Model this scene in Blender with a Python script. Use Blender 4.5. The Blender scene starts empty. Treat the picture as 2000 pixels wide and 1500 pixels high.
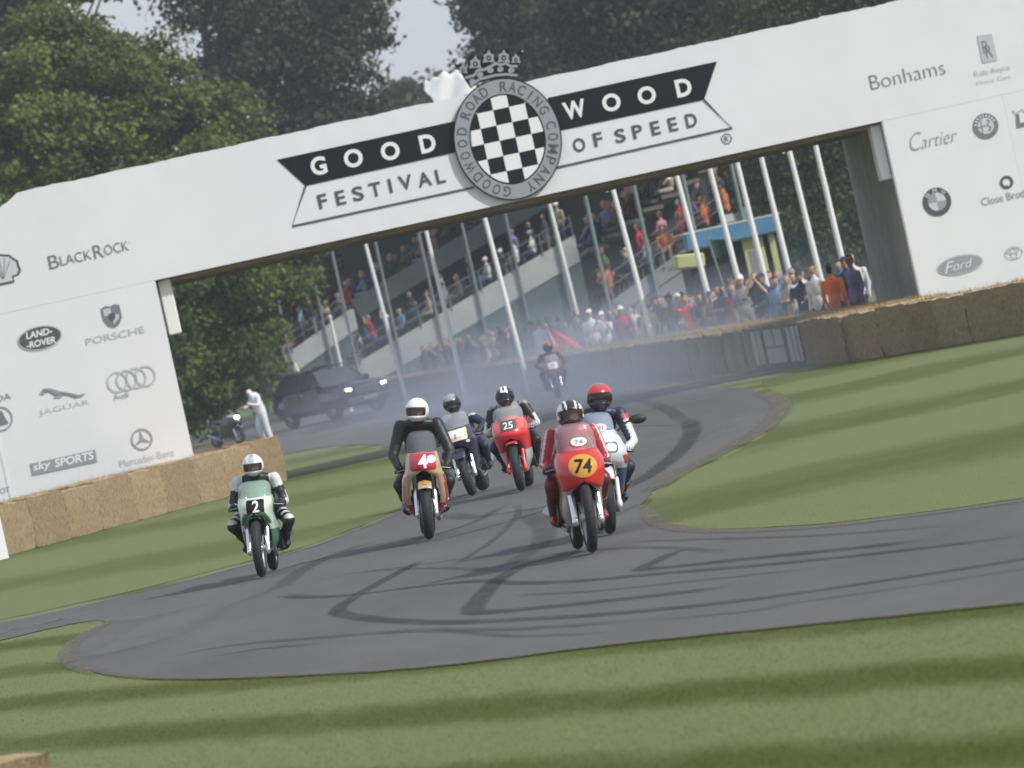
import bpy, math, random
import numpy as np
from mathutils import Vector, Matrix, Euler
random.seed(7); RNG = np.random.default_rng(7)
PI = math.pi
scn = bpy.context.scene
COL = scn.collection

# ------------------------------------------------------------------ camera, sky, sun, exposure
CAM_H, FPX, ROLL, HORIZ = 2.2, 12000.0, math.radians(12.4), 133.0
PITCH = math.atan(HORIZ / FPX)
RV = Vector((1, 0, 0)); FV = Vector((0, math.cos(PITCH), -math.sin(PITCH))); UV = Vector((0, math.sin(PITCH), math.cos(PITCH)))
cd = bpy.data.cameras.new('camera'); cam = bpy.data.objects.new('camera', cd); COL.objects.link(cam)
cd.sensor_width = 36.0; cd.sensor_fit = 'HORIZONTAL'; cd.lens = FPX / 2000 * 36
cd.clip_start = 0.5; cd.clip_end = 6000
cr = RV * math.cos(ROLL) - UV * math.sin(ROLL); cu = RV * math.sin(ROLL) + UV * math.cos(ROLL)
M = Matrix((cr, cu, -FV)).transposed().to_4x4(); M.translation = Vector((0, 0, CAM_H)); cam.matrix_world = M
cd.dof.use_dof = True; cd.dof.focus_distance = 66; cd.dof.aperture_fstop = 5.0
scn.camera = cam

SUN_EL, SUN_AZ = math.radians(37), math.radians(58)   # azimuth: from straight behind the camera towards its right
sdir = Vector((math.sin(SUN_AZ) * math.cos(SUN_EL), -math.cos(SUN_AZ) * math.cos(SUN_EL), math.sin(SUN_EL)))
world = bpy.data.worlds.new('World'); scn.world = world; world.use_nodes = True
wn = world.node_tree.nodes; wl = world.node_tree.links
sky = wn.new('ShaderNodeTexSky'); sky.sky_type = 'NISHITA'; sky.sun_disc = False
sky.sun_elevation = SUN_EL; sky.sun_rotation = math.atan2(sdir.x, sdir.y)
sky.air_density = 1.0; sky.dust_density = 2.0; sky.ozone_density = 1.0
ov = wn.new('ShaderNodeMix'); ov.data_type = 'RGBA'; ov.inputs[0].default_value = 0.72; ov.inputs[7].default_value = (6.1, 6.6, 7.4, 1)   # thin even cloud over the blue
wl.new(sky.outputs[0], ov.inputs[6]); wl.new(ov.outputs[2], wn['Background'].inputs[0]); wn['Background'].inputs[1].default_value = 0.10
sl = bpy.data.lights.new('sun', 'SUN'); sl.energy = 3.0; sl.angle = math.radians(2.0); sl.color = (1.0, 0.965, 0.92)
sun = bpy.data.objects.new('sun', sl); COL.objects.link(sun); sun.rotation_euler = sdir.to_track_quat('Z', 'Y').to_euler()
scn.view_settings.view_transform = 'Standard'; scn.view_settings.look = 'None'
scn.view_settings.gamma = 1.0; scn.view_settings.use_curve_mapping = False
scn.view_settings.exposure = 0.22
scn.render.engine = 'CYCLES'
scn.cycles.use_denoising = True
scn.cycles.max_bounces = 8; scn.cycles.transparent_max_bounces = 12; scn.cycles.volume_bounces = 1
scn.cycles.diffuse_bounces = 3; scn.cycles.glossy_bounces = 3

# ------------------------------------------------------------------ pixel <-> place helpers (photo pixels, 2000 x 1500)
def ray(px, py):
    dx, dy = px - 1000.0, py - 750.0
    X = dx * math.cos(ROLL) - dy * math.sin(ROLL); Y = -dx * math.sin(ROLL) - dy * math.cos(ROLL)
    return (FV * FPX + RV * X + UV * Y).normalized()
C0 = Vector((0, 0, CAM_H))
def gnd(px, py, z=0.0):
    d = ray(px, py); return C0 + d * ((z - CAM_H) / d.z)
def at(px, py, depth):
    d = ray(px, py); return C0 + d * (depth / d.y)
def pix(p):
    v = Vector(p) - C0; f = v.dot(FV); X = v.dot(RV) / f * FPX; Y = v.dot(UV) / f * FPX
    return (1000 + X * math.cos(ROLL) - Y * math.sin(ROLL), 750 - X * math.sin(ROLL) - Y * math.cos(ROLL))

# ------------------------------------------------------------------ materials
MATS = {}
def mat(name, col, rough=0.6, metal=0.0, var=0.0, scale=8.0, bump=0.0, bscale=None, coat=0.0, spec=0.5, obj_rand=0.0, stretch=None, detail=4.0, col2=None):
    if name in MATS: return MATS[name]
    m = bpy.data.materials.new(name); m.use_nodes = True; MATS[name] = m
    N, L = m.node_tree.nodes, m.node_tree.links; b = N['Principled BSDF']
    b.inputs['Base Color'].default_value = (*col, 1); b.inputs['Roughness'].default_value = rough
    b.inputs['Metallic'].default_value = metal; b.inputs['Specular IOR Level'].default_value = spec
    if coat: b.inputs['Coat Weight'].default_value = coat; b.inputs['Coat Roughness'].default_value = 0.08
    vec = None
    if var or bump:
        tc = N.new('ShaderNodeTexCoord'); mp = N.new('ShaderNodeMapping'); L.new(tc.outputs['Object'], mp.inputs[0])
        if stretch: mp.inputs['Scale'].default_value = stretch
        vec = mp.outputs[0]
    out = None
    if var:
        n = N.new('ShaderNodeTexNoise'); n.inputs['Scale'].default_value = scale; n.inputs['Detail'].default_value = detail; n.inputs['Roughness'].default_value = 0.65
        L.new(vec, n.inputs['Vector'])
        rp = N.new('ShaderNodeValToRGB'); L.new(n.outputs[0], rp.inputs[0])
        c2 = col2 or tuple(min(1, c * (1 + var)) for c in col)
        rp.color_ramp.elements[0].position = 0.3; rp.color_ramp.elements[1].position = 0.72
        rp.color_ramp.elements[0].color = (*[c * (1 - var) for c in col], 1); rp.color_ramp.elements[1].color = (*c2, 1)
        out = rp.outputs[0]
    if obj_rand:
        oi = N.new('ShaderNodeObjectInfo'); hs = N.new('ShaderNodeHueSaturation')
        mr = N.new('ShaderNodeMapRange'); mr.inputs[3].default_value = 1 - obj_rand; mr.inputs[4].default_value = 1 + obj_rand
        L.new(oi.outputs['Random'], mr.inputs[0]); L.new(mr.outputs[0], hs.inputs['Value'])
        if out: L.new(out, hs.inputs['Color'])
        else: hs.inputs['Color'].default_value = (*col, 1)
        out = hs.outputs[0]
    if out: L.new(out, b.inputs['Base Color'])
    if bump:
        n2 = N.new('ShaderNodeTexNoise'); n2.inputs['Scale'].default_value = bscale or scale * 3; n2.inputs['Detail'].default_value = 3
        L.new(vec, n2.inputs['Vector']); bp = N.new('ShaderNodeBump'); bp.inputs['Strength'].default_value = bump; bp.inputs['Distance'].default_value = 0.02
        L.new(n2.outputs[0], bp.inputs['Height']); L.new(bp.outputs[0], b.inputs['Normal'])
    return m
def glass(name, tint, alpha):
    """thin tinted clear sheet: part see-through, part glossy"""
    if name in MATS: return MATS[name]
    m = bpy.data.materials.new(name); m.use_nodes = True; MATS[name] = m
    N, L = m.node_tree.nodes, m.node_tree.links; b = N['Principled BSDF']
    b.inputs['Base Color'].default_value = (*tint, 1); b.inputs['Roughness'].default_value = 0.08
    t = N.new('ShaderNodeBsdfTransparent'); mx = N.new('ShaderNodeMixShader'); mx.inputs[0].default_value = alpha
    L.new(t.outputs[0], mx.inputs[1]); L.new(b.outputs[0], mx.inputs[2]); L.new(mx.outputs[0], N['Material Output'].inputs[0])
    return m
def lamp_mat(name, col, strength):
    if name in MATS: return MATS[name]
    m = bpy.data.materials.new(name); m.use_nodes = True; MATS[name] = m; b = m.node_tree.nodes['Principled BSDF']
    b.inputs['Base Color'].default_value = (0.8, 0.8, 0.8, 1); b.inputs['Emission Color'].default_value = (*col, 1); b.inputs['Emission Strength'].default_value = strength
    return m
def objcol_mat(name, rough=0.85, attr='Color', fac=1.0):
    """cloth in the colour given to the object"""
    if name in MATS: return MATS[name]
    m = bpy.data.materials.new(name); m.use_nodes = True; MATS[name] = m
    N, L = m.node_tree.nodes, m.node_tree.links; b = N['Principled BSDF']; b.inputs['Roughness'].default_value = rough
    oi = N.new('ShaderNodeObjectInfo'); L.new(oi.outputs['Color'], b.inputs['Base Color'])
    return m
def ramp_mat(name, cols, rough=0.85):
    """one of a few colours, picked per object"""
    if name in MATS: return MATS[name]
    m = bpy.data.materials.new(name); m.use_nodes = True; MATS[name] = m
    N, L = m.node_tree.nodes, m.node_tree.links; b = N['Principled BSDF']; b.inputs['Roughness'].default_value = rough
    oi = N.new('ShaderNodeObjectInfo'); rp = N.new('ShaderNodeValToRGB'); rp.color_ramp.interpolation = 'CONSTANT'
    e = rp.color_ramp.elements
    while len(e) < len(cols): e.new(0.5)
    for i, c in enumerate(cols): e[i].position = i / len(cols); e[i].color = (*c, 1)
    L.new(oi.outputs['Random'], rp.inputs[0]); L.new(rp.outputs[0], b.inputs['Base Color'])
    return m

# ------------------------------------------------------------------ mesh building
def tag(o, label=None, cat=None, group=None, kind=None):
    if label: o['label'] = label
    if cat: o['category'] = cat
    if group: o['group'] = group
    if kind: o['kind'] = kind
    return o
def empty(name, loc=(0, 0, 0), rot=(0, 0, 0), label=None, cat=None, group=None):
    o = bpy.data.objects.new(name, None); COL.objects.link(o); o.empty_display_size = 0.2
    o.location = loc; o.rotation_euler = rot
    return tag(o, label, cat, group)
def link_mesh(name, me, parent=None, loc=None, rot=None):
    o = bpy.data.objects.new(name, me); COL.objects.link(o)
    if parent is not None: o.parent = parent
    if loc is not None: o.location = loc
    if rot is not None: o.rotation_euler = rot
    return o
def frame_to(d):
    d = Vector(d).normalized(); a = Vector((0, 0, 1)) if abs(d.z) < 0.9 else Vector((0, 1, 0))
    x = a.cross(d).normalized(); return x, d.cross(x).normalized(), d
class MB:
    def __init__(s): s.v = []; s.f = []; s.m = []; s.sm = []
    def add(s, vs, fs, mi=0, smooth=False):
        o = len(s.v); s.v.extend([tuple(v) for v in vs])
        for f in fs: s.f.append(tuple(i + o for i in f)); s.m.append(mi); s.sm.append(smooth)
        return s
    def box(s, c, size, rot=None, mi=0, taper=1.0):
        c = Vector(c); hx, hy, hz = [k / 2 for k in size]; R = Euler(rot).to_matrix() if rot is not None else None
        vs = []
        for z in (-1, 1):
            t = taper if z > 0 else 1.0
            for x, y in ((-1, -1), (1, -1), (1, 1), (-1, 1)):
                p = Vector((x * hx * t, y * hy * t, z * hz)); vs.append(c + (R @ p if R else p))
        return s.add(vs, [(3, 2, 1, 0), (4, 5, 6, 7), (0, 1, 5, 4), (1, 2, 6, 5), (2, 3, 7, 6), (3, 0, 4, 7)], mi)
    def bbox(s, c, size, bev=0.01, rot=None, mi=0):
        """box with chamfered vertical and horizontal edges (rounded prism)"""
        c = Vector(c); hx, hy, hz = [k / 2 for k in size]; b = min(bev, hx * .9, hy * .9, hz * .9); R = Euler(rot).to_matrix() if rot is not None else None
        def ring(k, z):
            x, y = hx - k, hy - k; q = b - k if k < b else 0
            q = b
            return [(-x + q, -y, z), (x - q, -y, z), (x, -y + q, z), (x, y - q, z), (x - q, y, z), (-x + q, y, z), (-x, y - q, z), (-x, -y + q, z)]
        rs = [ring(b * .9, -hz), ring(0, -hz + b), ring(0, hz - b), ring(b * .9, hz)]
        vs = [c + (R @ Vector(p) if R else Vector(p)) for r in rs for p in r]
        fs = [tuple(range(7, -1, -1)), tuple(range(24, 32))]
        for r in range(3):
            for i in range(8): fs.append((r * 8 + i, r * 8 + (i + 1) % 8, r * 8 + 8 + (i + 1) % 8, r * 8 + 8 + i))
        return s.add(vs, fs, mi)
    def tube(s, pts, rad, n=10, mi=0, cap=True, smooth=True, sx=1.0, sy=1.0):
        pts = [Vector(p) for p in pts]; k = len(pts); rad = [rad] * k if not hasattr(rad, '__len__') else list(rad)
        vs = []; px = None
        for i, p in enumerate(pts):
            d = (pts[min(i + 1, k - 1)] - pts[max(i - 1, 0)]).normalized()
            if px is None: x, y, _ = frame_to(d)
            else:
                x = (px - d * px.dot(d)); x = x.normalized() if x.length > 1e-6 else frame_to(d)[0]; y = d.cross(x)
            px = x
            for j in range(n):
                a = 2 * PI * j / n; vs.append(p + (x * math.cos(a) * sx + y * math.sin(a) * sy) * rad[i])
        fs = [(i * n + j, i * n + (j + 1) % n, (i + 1) * n + (j + 1) % n, (i + 1) * n + j) for i in range(k - 1) for j in range(n)]
        s.add(vs, fs, mi, smooth)
        if cap: s.add(vs[:n], [tuple(range(n - 1, -1, -1))], mi); s.add(vs[-n:], [tuple(range(n))], mi)
        return s
    def capsule(s, a, b, ra, rb, n=10, mi=0):
        a, b = Vector(a), Vector(b); d = (b - a).normalized()
        pts, rs = [], []
        for t in (90, 60, 30): pts.append(a - d * ra * math.sin(math.radians(t)) * 1.0); rs.append(max(1e-4, ra * math.cos(math.radians(t))))
        pts += [a, b]; rs += [ra, rb]
        for t in (30, 60, 90): pts.append(b + d * rb * math.sin(math.radians(t))); rs.append(max(1e-4, rb * math.cos(math.radians(t))))
        return s.tube(pts, rs, n, mi)
    def ball(s, c, r, nu=14, nv=10, mi=0, rot=None):
        r = (r, r, r) if not hasattr(r, '__len__') else r; c = Vector(c); R = Euler(rot).to_matrix() if rot is not None else None
        vs = []
        for i in range(nv + 1):
            th = PI * i / nv
            for j in range(nu):
                ph = 2 * PI * j / nu; p = Vector((r[0] * math.sin(th) * math.cos(ph), r[1] * math.sin(th) * math.sin(ph), r[2] * math.cos(th)))
                vs.append(c + (R @ p if R else p))
        fs = [(i * nu + j, (i + 1) * nu + j, (i + 1) * nu + (j + 1) % nu, i * nu + (j + 1) % nu) for i in range(nv) for j in range(nu)]
        return s.add(vs, fs, mi, True)
    def grid(s, P, mi=0, smooth=True, close=False, flip=False):
        """P: rows of points"""
        nr, nc = len(P), len(P[0]); vs = [p for r in P for p in r]; fs = []
        for i in range(nr - 1):
            for j in range(nc if close else nc - 1):
                q = (i * nc + j, i * nc + (j + 1) % nc, (i + 1) * nc + (j + 1) % nc, (i + 1) * nc + j)
                fs.append(q[::-1] if flip else q)
        return s.add(vs, fs, mi, smooth)
    def lathe(s, prof, axis='x', c=(0, 0, 0), n=36, mi=0, closed=False, smooth=True):
        """prof: (radius, along) pairs turned round the axis"""
        c = Vector(c); P = []
        for r, a in prof:
            row = []
            for j in range(n):
                t = 2 * PI * j / n
                p = Vector((a, r * math.cos(t), r * math.sin(t))) if axis == 'x' else (Vector((r * math.cos(t), r * math.sin(t), a)) if axis == 'z' else Vector((r * math.cos(t), a, r * math.sin(t))))
                row.append(c + p)
            P.append(row)
        if closed: P.append(P[0])
        return s.grid(P, mi, smooth, close=True)
    def prism(s, poly, y0, y1, mi=0, plane='xz', tf=None):
        """flat outline given thickness"""
        n = len(poly)
        def P(p, y): return tf(p[0], p[1], y) if tf else ((p[0], y, p[1]) if plane == 'xz' else ((p[0], p[1], y) if plane == 'xy' else (y, p[0], p[1])))
        vs = [P(p, y0) for p in poly] + [P(p, y1) for p in poly]
        s.add(vs, [tuple(range(n)), tuple(range(2 * n - 1, n - 1, -1))] + [(i, n + i, n + (i + 1) % n, (i + 1) % n) for i in range(n)], mi)
        return s
    def mesh(s, name, mats):
        me = bpy.data.meshes.new(name); me.from_pydata(s.v, [], s.f)
        for m in (mats if isinstance(mats, (list, tuple)) else [mats]): me.materials.append(m)
        me.polygons.foreach_set('material_index', s.m); me.polygons.foreach_set('use_smooth', s.sm); me.update()
        return me
    def obj(s, name, mats, parent=None, loc=None, rot=None): return link_mesh(name, s.mesh(name, mats), parent, loc, rot)
def quads_mesh(name, V, mats, attr=None, nq=4):
    """fast: V is (n,nq,3) of separate faces; attr: per-face float stored as 'tone'"""
    n = len(V); me = bpy.data.meshes.new(name)
    me.vertices.add(n * nq); me.vertices.foreach_set('co', V.reshape(-1).astype(np.float32))
    me.loops.add(n * nq); me.loops.foreach_set('vertex_index', np.arange(n * nq, dtype=np.int32))
    me.polygons.add(n); me.polygons.foreach_set('loop_start', np.arange(0, n * nq, nq, dtype=np.int32))
    for m in (mats if isinstance(mats, (list, tuple)) else [mats]): me.materials.append(m)
    if attr is not None:
        a = me.attributes.new('tone', 'FLOAT', 'FACE'); a.data.foreach_set('value', attr.astype(np.float32))
    me.update(calc_edges=True); return me
def copy_tree(o, parent=None):
    c = o.copy(); COL.objects.link(c); c.parent = parent
    for ch in list(o.children): copy_tree(ch, c)
    return c

# ================================================================== ground, road, verges
def lawn_mat(name, sdir2, period, phase, contrast=1.0, wob=0.5, gain=1.0):
    m = bpy.data.materials.new(name); m.use_nodes = True
    N, L = m.node_tree.nodes, m.node_tree.links; b = N['Principled BSDF']; b.inputs['Roughness'].default_value = 0.75; b.inputs['Specular IOR Level'].default_value = 0.25
    g = N.new('ShaderNodeNewGeometry')
    def math_(op, a, c):
        n = N.new('ShaderNodeMath'); n.operation = op
        for i, x in enumerate((a, c)):
            if x is None: continue
            if isinstance(x, (int, float)): n.inputs[i].default_value = x
            else: L.new(x, n.inputs[i])
        return n.outputs[0]
    def noise(scale, detail, stretch=None, rough=0.6):
        mp = N.new('ShaderNodeMapping'); L.new(g.outputs['Position'], mp.inputs[0])
        if stretch: mp.inputs['Scale'].default_value = stretch
        n = N.new('ShaderNodeTexNoise'); n.inputs['Scale'].default_value = scale; n.inputs['Detail'].default_value = detail; n.inputs['Roughness'].default_value = rough
        L.new(mp.outputs[0], n.inputs['Vector']); return n.outputs[0]
    dt = N.new('ShaderNodeVectorMath'); dt.operation = 'DOT_PRODUCT'; L.new(g.outputs['Position'], dt.inputs[0]); dt.inputs[1].default_value = (sdir2[0], sdir2[1], 0)
    w = math_('ADD', dt.outputs['Value'], math_('MULTIPLY', noise(0.22, 2, (1, .5, 1)), wob))
    w = math_('ADD', w, math_('MULTIPLY', noise(2.2, 5, (1, .22, 1)), 0.55))
    s = math_('SINE', math_('MULTIPLY', math_('ADD', w, phase), 2 * PI / period), None)
    st = N.new('ShaderNodeMapRange'); st.inputs[1].default_value = -0.35; st.inputs[2].default_value = 1.0; L.new(s, st.inputs[0]); st.interpolation_type = 'SMOOTHSTEP'
    sf = math_('MULTIPLY', st.outputs[0], contrast)
    mix = N.new('ShaderNodeMix'); mix.data_type = 'RGBA'
    mix.inputs[6].default_value = (0.150 * gain, 0.176 * gain, 0.062 * gain, 1); mix.inputs[7].default_value = (0.064 * gain, 0.084 * gain, 0.004 * gain, 1)
    L.new(sf, mix.inputs[0])
    # patchiness: dry straw-coloured tufts and lusher spots
    def blend(col, fac, a):
        x = N.new('ShaderNodeMix'); x.data_type = 'RGBA'; x.inputs[7].default_value = (*col, 1); L.new(a, x.inputs[6]); L.new(fac, x.inputs[0]); return x.outputs[2]
    p1 = N.new('ShaderNodeMapRange'); p1.inputs[1].default_value = 0.50; p1.inputs[2].default_value = 0.75; p1.inputs[4].default_value = 0.40; L.new(noise(0.9, 5, (1, .35, 1)), p1.inputs[0])
    c = blend((0.170 * gain, 0.165 * gain, 0.08 * gain), p1.outputs[0], mix.outputs[2])
    p2 = N.new('ShaderNodeMapRange'); p2.inputs[1].default_value = 0.56; p2.inputs[2].default_value = 0.75; p2.inputs[4].default_value = 0.55; L.new(noise(7.0, 4, (1, .30, 1), .7), p2.inputs[0])
    c = blend((0.07 * gain, 0.10 * gain, 0.022 * gain), p2.outputs[0], c)
    p3 = N.new('ShaderNodeMapRange'); p3.inputs[1].default_value = 0.60; p3.inputs[2].default_value = 0.8; p3.inputs[4].default_value = 0.35; L.new(noise(38.0, 3, (1, .5, 1), .7), p3.inputs[0])
    c = blend((0.21 * gain, 0.22 * gain, 0.11 * gain), p3.outputs[0], c)
    L.new(c, b.inputs['Base Color'])
    bp = N.new('ShaderNodeBump'); bp.inputs['Strength'].default_value = 0.6; bp.inputs['Distance'].default_value = 0.05
    L.new(noise(30, 4), bp.inputs['Height']); L.new(bp.outputs[0], b.inputs['Normal'])
    return m
nA = Vector((14, 6.4, 0)).normalized()
M_LAWN = lawn_mat('mown_lawn', nA, 2.2, -1.02, 1.0, 0.4, 1.10); M_BLADE = lawn_mat('mown_blades', nA, 2.2, -1.02, 1.0, 0.4, 1.42)
M_ISLE = lawn_mat('mown_island', Vector((6.0, 10, 0)).normalized(), 15.0, 6.0, 0.8, 9.0, 1.08)
M_VERGE = lawn_mat('mown_verge', Vector((12, 7, 0)).normalized(), 9.5, 0.3, 0.6, 5.0, 1.08)
def sheet(name, xy, z, m, kind='structure', parent=None):
    """one flat sheet from an outline"""
    import mathutils
    me = bpy.data.meshes.new(name); tri = mathutils.geometry.tessellate_polygon([[Vector((x, y, 0)) for x, y in xy]])
    fs = []
    for t in tri:
        a, b_, c = [Vector((*xy[i], 0)) for i in t]
        fs.append(tuple(t) if (b_ - a).cross(c - a).z > 0 else tuple(t)[::-1])
    me.from_pydata([(x, y, z) for x, y in xy], [], fs); me.materials.append(m); me.update()
    o = link_mesh(name, me, parent)
    if kind and not parent: o['kind'] = kind
    return o
def smooth_poly(pts, n=6, closed=True):
    """Catmull-Rom through ground points"""
    P = [np.array(p, float) for p in pts]; k = len(P); out = []
    for i in range(k if closed else k - 1):
        p0, p1, p2, p3 = (P[(i - 1) % k], P[i], P[(i + 1) % k], P[(i + 2) % k]) if closed else (P[max(i - 1, 0)], P[i], P[i + 1], P[min(i + 2, k - 1)])
        for j in range(n):
            t = j / n; out.append(0.5 * (2 * p1 + (p2 - p0) * t + (2 * p0 - 5 * p1 + 4 * p2 - p3) * t * t + (3 * p1 - p0 - 3 * p2 + p3) * t ** 3))
    if not closed: out.append(P[-1])
    return [tuple(p) for p in out]
def gp(pts): return [tuple(gnd(x, y).xy) for x, y in pts]
S = 1500
sheet('lawn', [(-S, -60), (S, -60), (S, 2400), (-S, 2400)], 0.0, M_LAWN)
road_low = [(2600, 1120), (2300, 1152), (2000, 1180), (1750, 1205), (1400, 1240), (1150, 1267), (900, 1298), (700, 1315), (450, 1326), (300, 1326), (205, 1318), (152, 1304), (133, 1280), (145, 1256), (180, 1232), (207, 1216), (185, 1213), (120, 1224), (0, 1252), (-300, 1320)]
road_left = [(-300, 1275), (0, 1219), (190, 1178), (330, 1145), (480, 1105), (600, 1072), (700, 1035), (762, 1010), (802, 985), (822, 952), (818, 915), (795, 885), (740, 870), (650, 872), (560, 885), (470, 905), (380, 930)]
road_far = [(300, 930), (330, 880), (420, 845), (540, 808), (640, 782), (690, 765), (728, 792), (860, 782), (1000, 772), (1150, 765), (1280, 760), (1420, 757), (1485, 767), (1520, 783), (1525, 802), (1492, 838), (1440, 868), (1370, 904), (1310, 935), (1276, 960), (1259, 985), (1262, 1008), (1300, 1027), (1400, 1037), (1600, 1028), (1800, 1005), (2000, 978), (2300, 938), (2600, 900)]
rp = smooth_poly(gp(road_low), 5, False) + smooth_poly(gp(road_left), 5, False) + smooth_poly(gp(road_far), 5, False)
rj = np.random.default_rng(3)
def jitter(poly, amp):
    out = []; k = len(poly)
    for i, p in enumerate(poly):
        q = poly[(i + 1) % k]; d = math.hypot(q[0] - p[0], q[1] - p[1]); n = max(1, min(40, int(d / 0.35)))
        for j in range(n):
            t = j / n; out.append((p[0] + (q[0] - p[0]) * t + rj.normal(0, amp), p[1] + (q[1] - p[1]) * t + rj.normal(0, amp * 2)))
    return out
rpj = jitter(rp, 0.018)
# asphalt
M_ROAD = bpy.data.materials.new('asphalt'); M_ROAD.use_nodes = True
def _road():
    N, L = M_ROAD.node_tree.nodes, M_ROAD.node_tree.links; b = N['Principled BSDF']; b.inputs['Roughness'].default_value = 0.8; b.inputs['Specular IOR Level'].default_value = 0.35
    g = N.new('ShaderNodeNewGeometry')
    def noise(sc, st, det=4):
        mp = N.new('ShaderNodeMapping'); mp.inputs['Scale'].default_value = st; L.new(g.outputs['Position'], mp.inputs[0])
        n = N.new('ShaderNodeTexNoise'); n.inputs['Scale'].default_value = sc; n.inputs['Detail'].default_value = det; n.inputs['Roughness'].default_value = .65; L.new(mp.outputs[0], n.inputs['Vector']); return n.outputs[0]
    r = N.new('ShaderNodeValToRGB'); e = r.color_ramp.elements; e[0].position = .3; e[0].color = (.095, .093, .092, 1); e[1].position = .75; e[1].color = (.139, .136, .132, 1); L.new(noise(.5, (1, .3, 1), 6), r.inputs[0])
    mx = N.new('ShaderNodeMix'); mx.data_type = 'RGBA'; mx.blend_type = 'MULTIPLY'; mx.inputs[0].default_value = 1
    r2 = N.new('ShaderNodeValToRGB'); e = r2.color_ramp.elements; e[0].position = .25; e[0].color = (.74, .74, .745, 1); e[1].position = .8; e[1].color = (1.16, 1.14, 1.12, 1); L.new(noise(60, (1, .6, 1), 3), r2.inputs[0])
    L.new(r.outputs[0], mx.inputs[6]); L.new(r2.outputs[0], mx.inputs[7]); L.new(mx.outputs[2], b.inputs['Base Color'])
    bp = N.new('ShaderNodeBump'); bp.inputs['Strength'].default_value = .4; bp.inputs['Distance'].default_value = .01; L.new(noise(140, (1, 1, 1), 2), bp.inputs['Height']); L.new(bp.outputs[0], b.inputs['Normal'])
_road()
road = sheet('road', rpj, 0.008, M_ROAD)
isle = smooth_poly(gp([(1490, 742), (1535, 775), (1540, 802), (1500, 845), (1448, 876), (1378, 911), (1316, 943), (1285, 966), (1268, 988), (1272, 1006), (1306, 1023), (1402, 1033), (1600, 1024), (1800, 1001), (2000, 974), (2300, 934), (2600, 896), (2700, 560), (2000, 600), (1650, 690)]), 5)
sheet('island_lawn', jitter(isle, .012), 0.004, M_ISLE)
verge = smooth_poly(gp([(-300, 1265), (0, 1211), (190, 1170), (330, 1137), (480, 1098), (600, 1066), (700, 1029), (760, 1004), (796, 980), (814, 950), (808, 918), (785, 890), (735, 876), (650, 878), (560, 892), (400, 960), (200, 1000), (0, 1050), (-300, 1100)]), 5)
sheet('verge_lawn', jitter(verge, .012), 0.004, M_VERGE)
# worn earth along the road edges
M_EARTH = mat('worn_earth', (.125, .105, .075), .95, var=.45, scale=3, bump=.5, bscale=30)
def ribbon(name, pts, w, z, m, parent, fade=True, taper=True):
    """flat strip along ground points with a see-through margin stored as 'edge'"""
    P = [Vector((x, y, 0)) for x, y in pts]; k = len(P); vs = []; al = []; ws = w if hasattr(w, '__len__') else [w] * k
    for i, p in enumerate(P):
        d = (P[min(i + 1, k - 1)] - P[max(i - 1, 0)]).normalized(); n = Vector((-d.y, d.x, 0))
        for q, a in ((-1, 0), (-.6, 1), (.6, 1), (1, 0)):
            vs.append(p + n * (q * ws[i] / 2) + Vector((0, 0, z))); e = min(1, i / 4, (k - 1 - i) / 4) if taper else 1; al.append(a * e)
    fs = [(i * 4 + j, i * 4 + j + 1, i * 4 + 5 + j, i * 4 + 4 + j)[::-1] for i in range(k - 1) for j in range(3)]
    me = bpy.data.meshes.new(name); me.from_pydata(vs, [], fs); me.materials.append(m)
    a = me.attributes.new('edge', 'FLOAT', 'POINT'); a.data.foreach_set('value', al); me.update()
    return link_mesh(name, me, parent)
def worn(name, col, amount, scale=2.0, stretch=(1, .4, 1)):
    m = bpy.data.materials.new(name); m.use_nodes = True; N, L = m.node_tree.nodes, m.node_tree.links; b = N['Principled BSDF']
    b.inputs['Base Color'].default_value = (*col, 1); b.inputs['Roughness'].default_value = .75; b.inputs['Specular IOR Level'].default_value = .3
    at_ = N.new('ShaderNodeAttribute'); at_.attribute_name = 'edge'
    g = N.new('ShaderNodeNewGeometry'); mp = N.new('ShaderNodeMapping'); mp.inputs['Scale'].default_value = stretch; L.new(g.outputs['Position'], mp.inputs[0])
    n = N.new('ShaderNodeTexNoise'); n.inputs['Scale'].default_value = scale; n.inputs['Detail'].default_value = 5; L.new(mp.outputs[0], n.inputs['Vector'])
    mr = N.new('ShaderNodeMapRange'); mr.inputs[1].default_value = .25; mr.inputs[2].default_value = .75; mr.inputs[3].default_value = amount * .45; mr.inputs[4].default_value = amount; L.new(n.outputs[0], mr.inputs[0])
    mu = N.new('ShaderNodeMath'); mu.operation = 'MULTIPLY'; L.new(mr.outputs[0], mu.inputs[0]); L.new(at_.outputs['Fac'], mu.inputs[1])
    t = N.new('ShaderNodeBsdfTransparent'); mx = N.new('ShaderNodeMixShader'); L.new(mu.outputs[0], mx.inputs[0]); L.new(t.outputs[0], mx.inputs[1]); L.new(b.outputs[0], mx.inputs[2])
    L.new(mx.outputs[0], N['Material Output'].inputs[0]); return m
M_RUB = worn('tyre_rubber_stain', (.035, .034, .036), .62); M_RUB2 = worn('faint_rubber_stain', (.04, .04, .043), .38)
M_DUST = worn('verge_dust', (.17, .15, .115), .75, 6); M_PALE = worn('pale_dust', (.22, .21, .20), .5, 1.5)
def mark(pts, w, m=None, z=.014, n=8): return ribbon('tyre_mark', smooth_poly(gp(pts), n, False), w, z, m or M_RUB, road)
mark([(828, 1095), (760, 1130), (690, 1170), (660, 1195), (700, 1208), (790, 1216), (900, 1218), (1010, 1213), (1200, 1201), (1450, 1176), (1700, 1141), (2000, 1095), (2300, 1040)], .20)
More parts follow.
